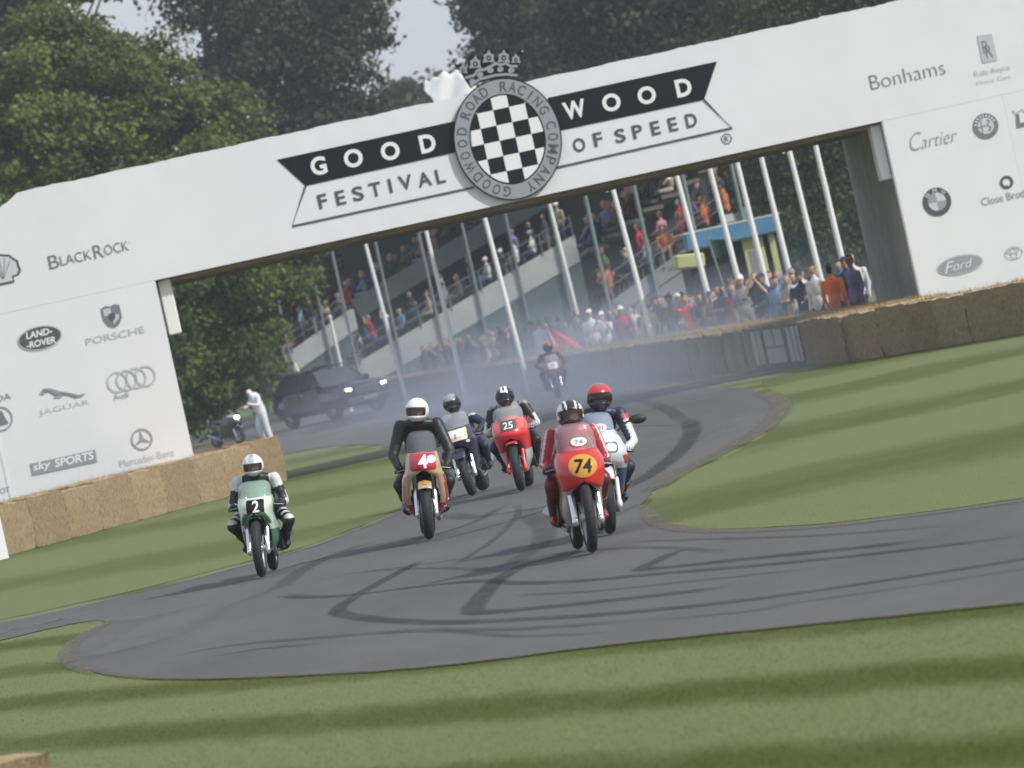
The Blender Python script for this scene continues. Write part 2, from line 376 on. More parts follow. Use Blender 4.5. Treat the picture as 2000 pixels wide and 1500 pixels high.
mark([(1120, 1085), (1040, 1100), (980, 1130), (935, 1175), (925, 1196), (960, 1198), (1050, 1190), (1140, 1181), (1260, 1168), (1420, 1150)], .24)
mark([(545, 1165), (600, 1168), (680, 1165), (800, 1150), (930, 1137), (1010, 1141), (1130, 1137), (1300, 1122), (1480, 1107), (1700, 1085), (2000, 1050)], .17)
mark([(1322, 1078), (1290, 1095), (1255, 1113), (1330, 1108), (1420, 1098), (1600, 1080), (1800, 1060)], .22)
mark([(1345, 820), (1352, 845), (1330, 880), (1290, 915), (1240, 945), (1170, 975)], .34, M_RUB)
mark([(980, 790), (1090, 770), (1200, 772), (1290, 795), (1345, 830)], .30, M_RUB2)
mark([(420, 1135), (500, 1125), (620, 1095), (760, 1060), (850, 1045), (930, 1020), (990, 985)], .2, M_RUB2)
mark([(760, 1070), (850, 1058), (960, 1030), (1060, 1000), (1130, 970)], .25, M_RUB2)
mark([(540, 1155), (600, 1110), (680, 1075), (740, 1060)], .3, M_RUB2)
mark([(330, 1285), (460, 1262), (600, 1250), (800, 1235), (1000, 1232), (1250, 1215)], .18, M_RUB2)
mark([(1020, 1000), (1060, 1030), (1060, 1060), (1020, 1090), (980, 1110)], .3, M_RUB2)
mark([(1080, 1088), (1180, 1075), (1290, 1072), (1420, 1080)], .15, M_RUB2)
mark([(860, 1005), (930, 1012), (1010, 1000), (1090, 990)], .3, M_RUB2)
mark([(390, 1290), (520, 1268), (620, 1262)], .12, M_RUB2)
mark([(1480, 1190), (1700, 1160), (1900, 1130), (2100, 1100)], .10, M_RUB2)
for q in ([(700, 1120), (820, 1105), (960, 1085), (1080, 1060), (1180, 1020), (1250, 985)], [(880, 1110), (960, 1060), (1010, 1010), (1010, 985)], [(600, 1140), (720, 1118), (860, 1112), (1000, 1118)], [(1230, 1060), (1400, 1055), (1600, 1048), (1850, 1030)], [(1280, 1215), (1480, 1195), (1560, 1180)], [(1000, 1165), (1150, 1158), (1330, 1140), (1600, 1112)], [(1060, 880), (1150, 850), (1230, 835), (1330, 832)], [(840, 1230), (1000, 1245), (1200, 1238)]): mark(q, .11, M_RUB2)
ribbon('edge_dust', smooth_poly(gp([(1268, 985), (1270, 1010), (1305, 1030), (1400, 1039), (1600, 1031), (1800, 1008), (2000, 981), (2300, 941)]), 8, False), .22, .012, M_DUST, road)
ribbon('edge_dust', smooth_poly(gp([(2300, 1151), (2000, 1179), (1750, 1204), (1400, 1239), (1150, 1266), (900, 1297), (700, 1314), (450, 1325), (300, 1325), (205, 1317)]), 8, False), .14, .012, M_DUST, road)
ribbon('edge_dust', smooth_poly(gp([(205, 1317), (152, 1303), (134, 1280), (146, 1257), (182, 1233), (207, 1217)]), 8, False), .22, .012, M_DUST, road)
ribbon('edge_dust', smooth_poly(gp([(0, 1219), (190, 1178), (330, 1145), (480, 1105), (600, 1072), (700, 1035), (762, 1010), (802, 985), (822, 952)]), 8, False), .3, .012, M_DUST, road)
ribbon('edge_dust', smooth_poly(gp([(1485, 767), (1520, 783), (1525, 802), (1492, 838), (1440, 868), (1370, 904), (1310, 935), (1276, 960)]), 8, False), .4, .012, M_DUST, road)
ribbon('pale_dust_patch', smooth_poly(gp([(-200, 1268), (0, 1238), (150, 1205), (300, 1200), (420, 1180)]), 8, False), .9, .011, M_PALE, road)
ribbon('pale_dust_patch', smooth_poly(gp([(150, 1290), (260, 1260), (340, 1215), (460, 1165)]), 8, False), 1.1, .0125, M_PALE, road)
ribbon('pale_dust_patch', smooth_poly(gp([(1500, 790), (1440, 840), (1350, 890), (1270, 940)]), 8, False), 1.0, .0115, M_PALE, road)

sheet('earth_patch', gp([(370, 925), (372, 872), (420, 856), (468, 862), (490, 872), (455, 892), (420, 908)]), 0.018, M_EARTH)
# short blades of grass near the camera and along the road's edge
def blades(name, n, x0, x1, y0, y1, h, w, keep, m, seed):
    r = np.random.default_rng(seed)
    # denser towards the camera, even in the picture's own depth
    y = 1 / (1 / y1 + r.random(n) * (1 / y0 - 1 / y1)); x = (x0 + (x1 - x0) * r.random(n)) * y / y0
    k = keep(x, y); x, y = x[k], y[k]; n = len(x)
    a = r.random(n) * PI; hh = h * (.5 + r.random(n)); ww = w * (.6 + .8 * r.random(n)); lx, ly = r.normal(0, .5, n) * hh, r.normal(0, .5, n) * hh
    V = np.zeros((n, 3, 3)); dx, dy = np.cos(a) * ww, np.sin(a) * ww
    V[:, 0] = np.stack([x - dx, y - dy, np.zeros(n)], 1); V[:, 1] = np.stack([x + dx, y + dy, np.zeros(n)], 1); V[:, 2] = np.stack([x + lx, y + ly, hh], 1)
    o = link_mesh(name, quads_mesh(name, V, m, None, 3)); tag(o, kind='stuff'); return o
poly_np = np.array(rp)
def inside(x, y, P):
    c = np.zeros(len(x), bool); k = len(P); j = k - 1
    for i in range(k):
        xi, yi = P[i]; xj, yj = P[j]
        if yi != yj:
            t = ((yi > y) != (yj > y)) & (x < (xj - xi) * (y - yi) / (yj - yi) + xi); c ^= t
        j = i
    return c
off_road = lambda x, y: ~inside(x, y, poly_np)
blades('grass', 640000, -3.2, 2.6, 23, 68, .0065, .0022, lambda x, y: off_road(x, y) & ~inside(x, y, np.array(isle)) & ~inside(x, y, np.array(verge)), M_BLADE, 11)

# ================================================================== the advertising bridge over the road
BD, BTH = 117.0, math.radians(3.0)
BU = Vector((math.cos(BTH), math.sin(BTH), 0)); BN = Vector((math.sin(BTH), -math.cos(BTH), 0)); BO = Vector((92 / 12000 * BD, BD, 0))
bridge = empty('bridge', BO, (0, 0, BTH), 'white advertising footbridge spanning the road with black and white banner and crowned round badge', 'bridge')
def bl(px, py):
    """photo pixel -> (along, up) on the bridge's front face"""
    d = ray(px, py); k = (BO - C0).dot(BN) / d.dot(BN); p = C0 + d * k; return ((p - BO).dot(BU), p.z)
PPM = FPX / BD
M_SKIN = mat('white_banner_cloth', (.74, .745, .765), .6, var=.025, scale=.5, bump=.12, bscale=2.5)
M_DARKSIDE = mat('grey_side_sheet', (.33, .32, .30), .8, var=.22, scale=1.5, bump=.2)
M_TIMBER = mat('brown_timber', (.26, .21, .16), .8, var=.35, scale=4, stretch=(1, 6, 6))
M_BLACK = mat('black_print', (.008, .0075, .010), .6, spec=.2); M_DGREY = mat('dark_grey_print', (.085, .085, .092), .5)
M_GREY = mat('grey_print', (.30, .315, .345), .5); M_LGREY = mat('light_grey_print', (.50, .51, .53), .5); M_MID = mat('mid_grey_print', (.19, .19, .205), .5)
M_WPRINT = mat('white_print', (.80, .80, .80), .5); M_FAINT = mat('faint_grey_print', (.57, .58, .60), .5)
ZB, ZT, UI, DEP = 4.345, 6.47, 7.10, 7.5
def prism_b(poly, y0, y1, mi=0, mb=None):
    mb = mb or MB(); return mb.prism(poly, y0, y1, mi)
UO, UC, ZC = 11.9, 9.30, 5.0
# body behind the printed skin
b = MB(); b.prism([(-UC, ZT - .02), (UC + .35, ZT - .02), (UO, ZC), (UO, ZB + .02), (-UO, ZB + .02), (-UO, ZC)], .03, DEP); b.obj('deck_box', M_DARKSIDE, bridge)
MB().box((0, DEP / 2 + .03, ZB - .035), (UI * 2 - .02, DEP - .1, .07)).obj('soffit', M_TIMBER, bridge)
for k in range(9):
    MB().box((0, .35 + k * .66, ZB - .11), (UI * 2 - .04, .09, .08)).obj('soffit_joist', M_TIMBER, bridge)
def skin(name, poly_fn, u0, u1, nu, seed):
    """front cloth: grid with slightly uneven top edge; poly_fn(u) -> (bottom, top)"""
    r = np.random.default_rng(seed); P = []; nz = 6; mb = MB()
    for i in range(nu + 1):
        u = u0 + (u1 - u0) * i / nu; zb, zt = poly_fn(u); zt += r.normal(0, .005) + .007 * math.sin(i * .45)
        P.append([(u, -.004 * abs(math.sin(i * .5 + j)), zb + (zt - zb) * j / nz) for j in range(nz + 1)])
    mb.grid(P, flip=False); P2 = [[P[i][-1], (P[i][-1][0], .05, P[i][-1][2])] for i in range(nu + 1)]; mb.grid(P2)
    mb.grid([[(P[i][0][0], .05, P[i][0][2]), P[i][0]] for i in range(nu + 1)])
    return mb.obj(name, M_SKIN, bridge)
def top(u): return ZT if -UC <= u <= UC + .35 else (ZT - (ZT - ZC) * ((-UC - u) / (UO - UC)) if u < 0 else ZT - (ZT - ZC) * ((u - UC - .35) / (UO - UC - .35)))
skin('beam_banner', lambda u: (ZB - .06, top(u)), -UO, UO, 238, 1)
UJ = bl(5, 900)[0]
for sgn in (-1, 1):
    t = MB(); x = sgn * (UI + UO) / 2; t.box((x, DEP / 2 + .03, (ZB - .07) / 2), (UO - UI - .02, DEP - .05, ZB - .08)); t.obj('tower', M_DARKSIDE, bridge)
for a, c in ((-UO, UJ - .012), (UJ + .032, -UI), (UI, UI + 2.35), (UI + 2.352, UO)):
    s = MB(); n = 8; P = [[(a + (c - a) * i / n, -.003 * (i % 2), ZB - .063 - (ZB - .072) * j / 10) for j in range(11)] for i in range(n + 1)]
    s.grid(P, flip=True); s.box(((a + c) / 2, .013, (ZB - .072) / 2), (c - a - .002, .024, ZB - .08)); s.obj('tower_banner', M_SKIN, bridge)
MB().box((UJ + .01, -.004, 2.1), (.05, .012, 4.2)).obj('corner_post', M_SKIN, bridge)
MB().box((UI + .006, .10, ZB / 2), (.05, .18, ZB - .15)).obj('corner_post', M_SKIN, bridge)
# white boxes hanging in the two upper corners of the opening
M_BOX = mat('white_box_paint', (.80, .80, .80), .45)
for (x, z0, z1, w) in ((-UI + .16, bl(345, 652)[1], ZB - .08, .25), (UI - .10, bl(1735, 350)[1], ZB - .1, .26)):
    bx = MB().bbox((x, .5, (z0 + z1) / 2), (w, .5, z1 - z0), .02).obj('hanging_box', M_BOX, bridge)
    MB().box((x + (.08 if x > 0 else -.16), .24, (z0 + z1) / 2 + .02), (.03, .03, z1 - z0 - .1)).obj('box_bracket', M_MID, bx)

# ---- print on the front
def layer(k): return -.012 - .004 * k
def flat(name, polys, k, m, parent=None, px=True, thick=.003):
    mb = MB()
    for p in polys:
        q = [bl(*a) for a in p] if px else p
        mb.prism(q, layer(k), layer(k) + thick)
    return mb.obj(name, m, parent or bridge)
def text_data(s, bold=0.0, shear=0.0):
    cu_ = bpy.data.curves.new('lettering', 'FONT'); cu_.body = s; cu_.size = 1; cu_.offset = bold; cu_.shear = shear; cu_.resolution_u = 4; cu_.extrude = .0
    o = bpy.data.objects.new('lettering', cu_); COL.objects.link(o); dg = bpy.context.evaluated_depsgraph_get(); me = bpy.data.meshes.new_from_object(o.evaluated_get(dg))
    v = np.array([x.co[:2] for x in me.vertices]); f = [tuple(p.vertices) for p in me.polygons]
    bpy.data.objects.remove(o); bpy.data.curves.remove(cu_); bpy.data.meshes.remove(me)
    lo, hi = v.min(0), v.max(0); return (v - (lo + hi) / 2) / (hi - lo), f
TD = {}
def fine(v, f, lim):
    """split long triangles so that print can follow a curved panel"""
    v = [tuple(p) for p in v]; tri = [t for q in f for t in ([q] if len(q) == 3 else [(q[0], q[i], q[i + 1]) for i in range(1, len(q) - 1)])]; out = []; mid = {}
    while tri:
        a, b, c = tri.pop(); L_ = [math.dist(v[a], v[b]), math.dist(v[b], v[c]), math.dist(v[c], v[a])]; k = max(range(3), key=lambda i: L_[i])
        if L_[k] < lim: out.append((a, b, c)); continue
        a, b, c = ((a, b, c), (b, c, a), (c, a, b))[k]; e = (min(a, b), max(a, b))
        if e not in mid: mid[e] = len(v); v.append(((v[a][0] + v[b][0]) / 2, (v[a][1] + v[b][1]) / 2))
        m = mid[e]; tri += [(a, m, c), (m, b, c)]
    return v, out
def text_mesh(s, bold=0., shear=0.):
    k = (s, bold, shear)
    if k not in TD: TD[k] = text_data(*k)
    return TD[k]
def lettering(s, cx, cy, w, h, m, k=1, bold=0., shear=0., rot=0., parent=None, name='lettering', local=None, taper=None):
    """text whose drawn box is w x h photo pixels, centred on a photo pixel"""
    v, f = text_mesh(s, bold, shear); u0, z0 = local or bl(cx, cy); cw, ch = w / PPM, h / PPM; c_, s_ = math.cos(rot), math.sin(rot)
    vs = []
    for x, y in v:
        x, y = x * cw, y * ch; vs.append((u0 + x * c_ - y * s_, layer(k), z0 + x * s_ + y * c_))
    mb = MB(); mb.add(vs, f); return mb.obj(name, m, parent or bridge)
def ell(u0, z0, a, b, n=40, t0=0, t1=2 * PI): return [(u0 + a * math.cos(t0 + (t1 - t0) * i / n), z0 + b * math.sin(t0 + (t1 - t0) * i / n)) for i in range(n if abs(t1 - t0 - 2 * PI) < 1e-6 else n + 1)]
def ringm(name, u0, z0, a, b, w, k, m, parent=None, n=48, t0=0, t1=2 * PI):
    mb = MB(); full = abs(t1 - t0 - 2 * PI) < 1e-6; A = ell(u0, z0, a, b, n, t0, t1); B = ell(u0, z0, a - w, b - w, n, t0, t1); y = layer(k)
    kk = len(A); mb.add([(p[0], y, p[1]) for p in A] + [(p[0], y, p[1]) for p in B], [(i, (i + 1) % kk, kk + (i + 1) % kk, kk + i) for i in range(kk if full else kk - 1)])
    return mb.obj(name, m, parent or bridge)
def stroke(name, pts, w, k, m, parent=None, px=True):
    q = [Vector((*bl(*p), 0)) if px else Vector((*p, 0)) for p in pts]; mb = MB(); L_, R_ = [], []
    for i, p in enumerate(q):
        d = (q[min(i + 1, len(q) - 1)] - q[max(i - 1, 0)]).normalized(); n = Vector((-d.y, d.x, 0)) * (w / PPM / 2); L_.append(p + n); R_.append(p - n)
    y = layer(k); mb.grid([[(a.x, y, a.y), (c.x, y, c.y)] for a, c in zip(L_, R_)], smooth=False); return mb.obj(name, m, parent or bridge)
wl_ = flat('black_ribbon', [[(541, 312), (900, 234), (905, 294), (597, 363)]], 1, M_BLACK); wr_ = flat('black_ribbon', [[(1070, 191), (1400, 120), (1375, 195), (1085, 257)]], 1, M_BLACK)
for ch, x, y, w in (('G', 622, 324, 31), ('O', 690, 309, 37), ('O', 762, 295, 37), ('D', 835, 280, 31)): lettering(ch, x, y, w, 36, M_WPRINT, 2, .035, name='letter', parent=wl_)
for ch, x, y, w in (('W', 1122, 214, 44), ('O', 1194, 200, 36), ('O', 1263, 186, 36), ('D', 1335, 171, 31)): lettering(ch, x, y, w, 35, M_WPRINT, 2, .035, name='letter', parent=wr_)
ro = stroke('ribbon_outline', [(597, 363), (571, 442), (925, 366)], 4.5, 1, M_DGREY); r2_ = stroke('ribbon_outline', [(1375, 195), (1430, 250), (1085, 328)], 4.5, 1, M_DGREY)
for ch, x, y, w in (('F', 630, 393, 18), ('E', 665, 386, 19), ('S', 699, 378, 22), ('T', 733, 370, 23), ('I', 762, 363, 6), ('V', 792, 356, 27), ('A', 829, 350, 27), ('L', 860, 344, 18)): lettering(ch, x, y, w, 28, M_DGREY, 1, .02, name='letter', parent=ro)
for ch, x, y, w in (('O', 1131, 283, 24), ('F', 1168, 272, 18), ('S', 1211, 265, 21), ('P', 1245, 257, 20), ('E', 1280, 250, 18), ('E', 1314, 243, 18), ('D', 1350, 235, 22)): lettering(ch, x, y, w, 27, M_DGREY, 1, .02, name='letter', parent=r2_)
rg = ringm('trade_mark', *bl(1419, 271), 10.5 / PPM, 10.5 / PPM, 1.8 / PPM, 1, M_DGREY); lettering('R', 1419, 271, 8, 11, M_DGREY, 1, .01, parent=rg, name='letter')
# round badge, standing proud of the beam and above its top edge
RC = bl(991, 272); ra, rb_, ia, ib = 105.5 / PPM, 120 / PPM, 71.5 / PPM, 86.5 / PPM
bd = MB(); bd.prism(ell(*RC, ra, rb_, 64), -.10, -.02); badge = bd.obj('badge', M_BLACK, bridge)
def blay(k): return -.10 - .004 * k
def bell(name, a, b, k, m): return MB().prism(ell(*RC, a, b, 64), blay(k), blay(k) + .003).obj(name, m, badge)
bell('badge_ring', ra - .025, rb_ - .025, 1, M_GREY); bell('badge_rim', ia + .025, ib + .025, 2, M_BLACK); bell('badge_field', ia, ib, 3, M_BLACK)
def clip_ell(poly, a, b):
    n = 40
    for i in range(n):
        t = 2 * PI * (i + .5) / n; nx, nz = math.cos(t) / a, math.sin(t) / b; lim = math.cos(PI / n); out = []
        for j in range(len(poly)):
            p, q = poly[j], poly[(j + 1) % len(poly)]; fp, fq = p[0] * nx + p[1] * nz - lim, q[0] * nx + q[1] * nz - lim
            if fp <= 0: out.append(p)
            if (fp < 0) != (fq < 0) and fp != fq: s = fp / (fp - fq); out.append((p[0] + (q[0] - p[0]) * s, p[1] + (q[1] - p[1]) * s))
        poly = out
        if len(poly) < 3: return None
    return poly
cw, ch_ = 31.7 / PPM, 30.4 / PPM
for i in range(-3, 4):
    for j in range(-3, 3):
        if (i + j) % 2: continue
        p = clip_ell([((i - .5) * cw, j * ch_), ((i + .5) * cw, j * ch_), ((i + .5) * cw, (j + 1) * ch_), ((i - .5) * cw, (j + 1) * ch_)], ia - .004, ib - .004)
        if p: MB().prism([(RC[0] + x, RC[1] + z) for x, z in p], blay(4), blay(4) + .003).obj('white_square', M_WPRINT, badge)
ma, mb_ = (ra + ia) / 2, (rb_ + ib) / 2
def ring_text(s, a0, a1):
    """letters from clock angle a0 to a1 (degrees, clockwise from the top), tops outwards"""
    for i, c in enumerate(s):
        if c == ' ': continue
        t = math.radians(a0 + (a1 - a0) * i / (len(s) - 1)); x, z = ma * math.sin(t), mb_ * math.cos(t); nx, nz = x / ma ** 2, z / mb_ ** 2; rot = -math.atan2(nx, nz)
        v, f = text_mesh(c, .012); W = {'I': 3.5, 'M': 18, 'W': 20}.get(c, 14.5) / PPM; H = 20 / PPM; c_, s_ = math.cos(rot), math.sin(rot)
        MB().add([(RC[0] + x + (a * W) * c_ - (q * H) * s_, blay(2) - .001, RC[1] + z + (a * W) * s_ + (q * H) * c_) for a, q in v], f).obj('letter', M_DGREY, badge)
ring_text('GOODWOOD', 195, 289); ring_text('ROAD', 308, 343); ring_text('RACING', 9, 67); ring_text('COMPANY', 85, 164)
# crown on top of the badge
def zc(x, y): return bl(840 + x / 4.687, 80 + y / 4.687)
cb = MB(); cpoly = [(225, 225), (270, 212), (305, 235), (345, 250), (350, 150), (385, 122), (430, 140), (470, 182), (488, 100), (525, 62), (565, 95), (590, 150), (622, 160), (650, 90), (685, 58), (725, 90), (748, 158), (785, 108), (850, 82), (852, 118), (826, 130), (825, 180), (802, 215), (800, 335), (700, 330), (600, 342), (450, 382), (370, 435), (330, 375), (275, 285)]
cb.prism([zc(*p) for p in cpoly], -.09, -.03); crown = cb.obj('crown_emblem', M_BLACK, badge)
def cy(k): return -.10 - .003 * k
def cpoly_(pts, k=1): return MB().prism([zc(*p) for p in pts], cy(k), cy(k) + .012)
def cstroke(pts, w):
    q = [Vector((*zc(*p), 0)) for p in pts]; mb = MB(); ww = w / 4.687 / PPM / 2; G = []
    for i, p in enumerate(q):
        d = (q[min(i + 1, len(q) - 1)] - q[max(i - 1, 0)]).normalized(); n = Vector((-d.y, d.x, 0)) * ww; G.append([((p + n).x, cy(1), (p + n).y), ((p - n).x, cy(1), (p - n).y)])
    mb.grid(G, smooth=False); return mb
cstroke([(365, 415), (450, 352), (600, 315), (700, 308), (800, 318)], 24).obj('crown_band', M_GREY, badge)
cstroke([(320, 340), (400, 318), (430, 275), (500, 262), (560, 232), (600, 208), (640, 224), (690, 206), (740, 236), (798, 232)], 26).obj('crown_band', M_GREY, badge)
for x, y, r in ((412, 205, 46), (535, 152, 46), (672, 150, 46), (300, 262, 34), (783, 168, 34)):
    pts = [(x - r * 1.25, y + r * 1.1), (x - r * .95, y + r * .2), (x - r * 1.05, y - r * .5), (x - r * .45, y - r * .75), (x, y - r * 1.55), (x + r * .45, y - r * .75), (x + r * 1.05, y - r * .5), (x + r * .95, y + r * .2), (x + r * 1.25, y + r * 1.1), (x, y + r * .9)]
    fl = cpoly_(pts).obj('crown_leaf', M_GREY, badge)
    MB().prism(ell(*zc(x, y + 8), r * .48 / 4.687 / PPM, r * .55 / 4.687 / PPM, 14), cy(2), cy(2) + .003).obj('crown_jewel', M_BLACK, badge)
    MB().prism(ell(*zc(x, y + 8), r * .22 / 4.687 / PPM, r * .26 / 4.687 / PPM, 12), cy(3), cy(3) + .003).obj('crown_jewel', M_GREY, badge)
for x, y in ((385, 372), (455, 312), (550, 272), (640, 262), (740, 272)): MB().prism(ell(*zc(x, y), 30 / 4.687 / PPM, 24 / 4.687 / PPM, 14), cy(2), cy(2) + .012).obj('crown_jewel', M_GREY, badge)
MB().ball((zc(842, 98)[0], -.08, zc(842, 98)[1]), .025).obj('crown_pearl', M_GREY, badge); MB().ball((zc(235, 222)[0], -.08, zc(235, 222)[1]), .025).obj('crown_pearl', M_BLACK, badge)
# ---- sponsors, left side
lettering('B', 105, 511, 20, 26, M_MID, 1, -.005); lettering('LACK', 148, 503, 62, 19, M_MID, 1, -.005); lettering('R', 192, 491, 19, 26, M_MID, 1, -.005); lettering('OCK', 227, 484, 48, 19, M_MID, 1, -.005)
ringm('trade_mark', *bl(251, 473), .02, .02, .006, 1, M_FAINT)
sc = bl(3, 529); sh = []
for i in range(15):
    t = math.radians(-28 + 236 * i / 14); rr = (36 + 2.5 * (i % 2)) / PPM; sh.append((sc[0] + rr * math.cos(t), sc[1] + rr * .88 * math.sin(t)))
bs = [(sc[0] - 20 / PPM, sc[1] - 16 / PPM), (sc[0] - 20 / PPM, sc[1] - 27 / PPM), (sc[0] + 20 / PPM, sc[1] - 27 / PPM), (sc[0] + 20 / PPM, sc[1] - 16 / PPM)]
shell = flat('shell_emblem', [sh + bs], 1, M_DGREY, px=False)
flat('emblem_field', [[(sc[0] + (x - sc[0]) * .86, sc[1] + (z - sc[1]) * .86) for x, z in sh + bs]], 2, M_FAINT, shell, px=False)
for i in range(5):
    t = math.radians(40 + 25 * i); stroke('emblem_ray', [(sc[0], sc[1] - .16), (sc[0] + .26 * math.cos(t), sc[1] + .25 * math.sin(t))], 2.2, 3, M_GREY, shell, px=False)
def oval(x, y, w, h, k, m, parent=None, name='emblem', rot=0.):
    c = bl(x, y); return flat(name, [ell(*c, w / PPM / 2, h / PPM / 2, 40)], k, m, parent, px=False)
o = oval(78, 660, 88, 47, 1, M_LGREY, name='oval_emblem'); oval(78, 660, 82, 42, 2, M_DGREY, o, 'emblem_field')
lettering('LAND-', 76, 651, 52, 13, M_WPRINT, 3, .03, .15, parent=o); lettering('-ROVER', 80, 669, 58, 13, M_WPRINT, 3, .03, .15, parent=o)
c = bl(219, 618); a = 1 / PPM
def shield(x, y, w, h): cx, cz = bl(x, y); return [(cx - w / 2 * a, cz + h * .42 * a), (cx - w * .25 * a, cz + h * .5 * a), (cx, cz + h * .44 * a), (cx + w * .25 * a, cz + h * .5 * a), (cx + w / 2 * a, cz + h * .42 * a), (cx + w * .5 * a, cz - h * .1 * a), (cx + w * .3 * a, cz - h * .38 * a), (cx, cz - h * .5 * a), (cx - w * .3 * a, cz - h * .38 * a), (cx - w * .5 * a, cz - h * .1 * a)]
o = flat('shield_emblem', [shield(219, 618, 37, 45)], 1, M_MID, px=False); flat('emblem_field', [[(c[0] - 15 * a, c[1] + 3 * a), (c[0], c[1] + 3 * a), (c[0], c[1] + 17 * a), (c[0] - 15 * a, c[1] + 17 * a)], [(c[0], c[1] - 16 * a), (c[0] + 13 * a, c[1] - 6 * a), (c[0] + 14 * a, c[1] + 2 * a), (c[0], c[1] + 2 * a)]], 2, M_LGREY, o, px=False); flat('emblem_field', [shield(219, 619, 12, 15)], 3, M_DGREY, o, px=False)
lettering('PORSCHE', 225, 655, 116, 13, M_LGREY, 1, .0)
o = flat('leaping_cat_emblem', [[(77, 770), (84, 759), (97, 758), (118, 764), (140, 768), (152, 771), (168, 768), (160, 775), (148, 777), (138, 773), (126, 771), (118, 777), (104, 778), (112, 772), (100, 766), (90, 765), (86, 771)]], 1, M_GREY); stroke('emblem_shade', [(84, 763), (98, 764), (108, 771), (120, 768), (140, 772), (150, 776)], 3, 2, M_MID, o)
lettering('JAGUAR', 126, 796, 100, 13, M_LGREY, 1, -.01)
for i in range(4):
    cc = bl(229 + 18.3 * i, 746.5 - 4.05 * i); ringm('ring_emblem', *cc, 20.5 * a, 20.5 * a, 3.2 * a, 1 + i % 2 * .5, M_LGREY)
lettering('Audi', 236, 773, 30, 11, M_GREY, 1)
o = flat('emblem_box', [[(59, 906), (186, 878), (190, 902), (63, 929)]], 1, M_GREY); lettering('sky', 82, 911, 36, 19, M_WPRINT, 2, .02, .2, parent=o); lettering('SPORTS', 145, 897, 78, 16, M_WPRINT, 2, .03, .15, parent=o)
o = ringm('star_emblem', *bl(277, 858), 21 * a, 21 * a, 3 * a, 1, M_GREY); c = bl(277, 858)
for t in (90, 210, 330):
    t = math.radians(t); flat('star_point', [[(c[0] + 19 * a * math.cos(t), c[1] + 19 * a * math.sin(t)), (c[0] + 4 * a * math.cos(t + 1.05), c[1] + 4 * a * math.sin(t + 1.05)), c, (c[0] + 4 * a * math.cos(t - 1.05), c[1] + 4 * a * math.sin(t - 1.05))]], 1, M_GREY, o, px=False)
lettering('Mercedes-Benz', 287, 894, 108, 14, M_LGREY, 1, -.005)
lettering('KODA', -8, 779, 60, 12, M_GREY, 1, .01)
o = ringm('round_emblem', *bl(1, 818), 24 * a, 24 * a, 3 * a, 1, M_GREY); c = bl(1, 818)
flat('emblem_wing', [[(c[0] - 14 * a, c[1] - 12 * a), (c[0] + 14 * a, c[1] - 12 * a), (c[0] + 10 * a, c[1] - 2 * a), (c[0] + 6 * a, c[1] + 14 * a), (c[0] - 2 * a, c[1] + 16 * a), (c[0] - 8 * a, c[1] + 4 * a)]], 1, M_MID, o, px=False)
lettering('OT', 10, 957, 20, 10, M_GREY, 1)
# ---- sponsors, right side
lettering('Bonhams', 1772, 146, 150, 28, M_MID, 1, -.018)
o = flat('tall_emblem', [[(1908, 70), (1937, 66), (1948, 118), (1919, 123)]], 1, M_LGREY); lettering('R', 1925, 92, 13, 26, M_MID, 2, -.01, parent=o); lettering('R', 1931, 100, 13, 26, M_MID, 2.3, -.01, parent=o)
lettering('Rolls-Royce', 1938, 139, 72, 13, M_LGREY, 1); lettering('Motor Cars', 1941, 155, 68, 8, M_FAINT, 1)
# flowing script: thick and thin strokes
scr = lettering('C', 1789, 276, 26, 34, M_GREY, 1, -.022, .35); lettering('artier', 1834, 271, 74, 24, M_GREY, 1, -.016, .38)
def roundel(x, y, r, m1, m2): c = bl(x, y); o = oval(x, y, 2 * r, 2 * r, 1, m1, name='round_emblem'); oval(x, y, 1.28 * r, 1.28 * r, 2, m2, o, 'emblem_field'); return o, c
o, c = roundel(1925, 246, 25, M_MID, M_FAINT)
for i in range(9):
    t = math.radians(20 + 140 * i / 8); stroke('emblem_mark', [(c[0] + 18 * a * math.cos(t), c[1] + 18 * a * math.sin(t)), (c[0] + 22 * a * math.cos(t + .08), c[1] + 22 * a * math.sin(t + .08))], 2.2, 2, M_WPRINT, o, px=False)
stroke('emblem_cross', [(c[0] - 8 * a, c[1] - 14 * a), (c[0] - 8 * a, c[1] + 14 * a)], 3, 3, M_GREY, o, px=False); stroke('emblem_cross', [(c[0] - 15 * a, c[1]), (c[0], c[1])], 3, 3, M_GREY, o, px=False); stroke('emblem_serpent', [(c[0] + 4 * a, c[1] - 11 * a), (c[0] + 10 * a, c[1] - 5 * a), (c[0] + 3 * a, c[1] + 1 * a), (c[0] + 9 * a, c[1] + 7 * a), (c[0] + 5 * a, c[1] + 11 * a)], 3.5, 3, M_MID, o, px=False)
o = flat('crest_emblem', [[(1984, 224), (1990, 222), (1992, 240), (2004, 238), (2006, 246), (1986, 250)]], 1, M_MID); stroke('emblem_mark', [(1978, 216), (1984, 222), (1996, 213), (2002, 219)], 3, 1, M_LGREY, o)
o, c = roundel(1830, 394, 28, M_DGREY, M_FAINT)
for q in (0, 2):
    t0 = PI / 2 * q + math.radians(90); flat('emblem_quarter', [[c] + ell(*c, 17.4 * a, 17.4 * a, 8, t0, t0 + PI / 2)], 3, M_GREY, o, px=False)
for i, s in enumerate('BMW'):
    t = math.radians(135 - 45 * i); lettering(s, 0, 0, 9 if s != 'W' else 11, 8, M_LGREY, 3, .02, rot=t - PI / 2, parent=o, local=(c[0] + 22.6 * a * math.cos(t), c[1] + 22.6 * a * math.sin(t)))
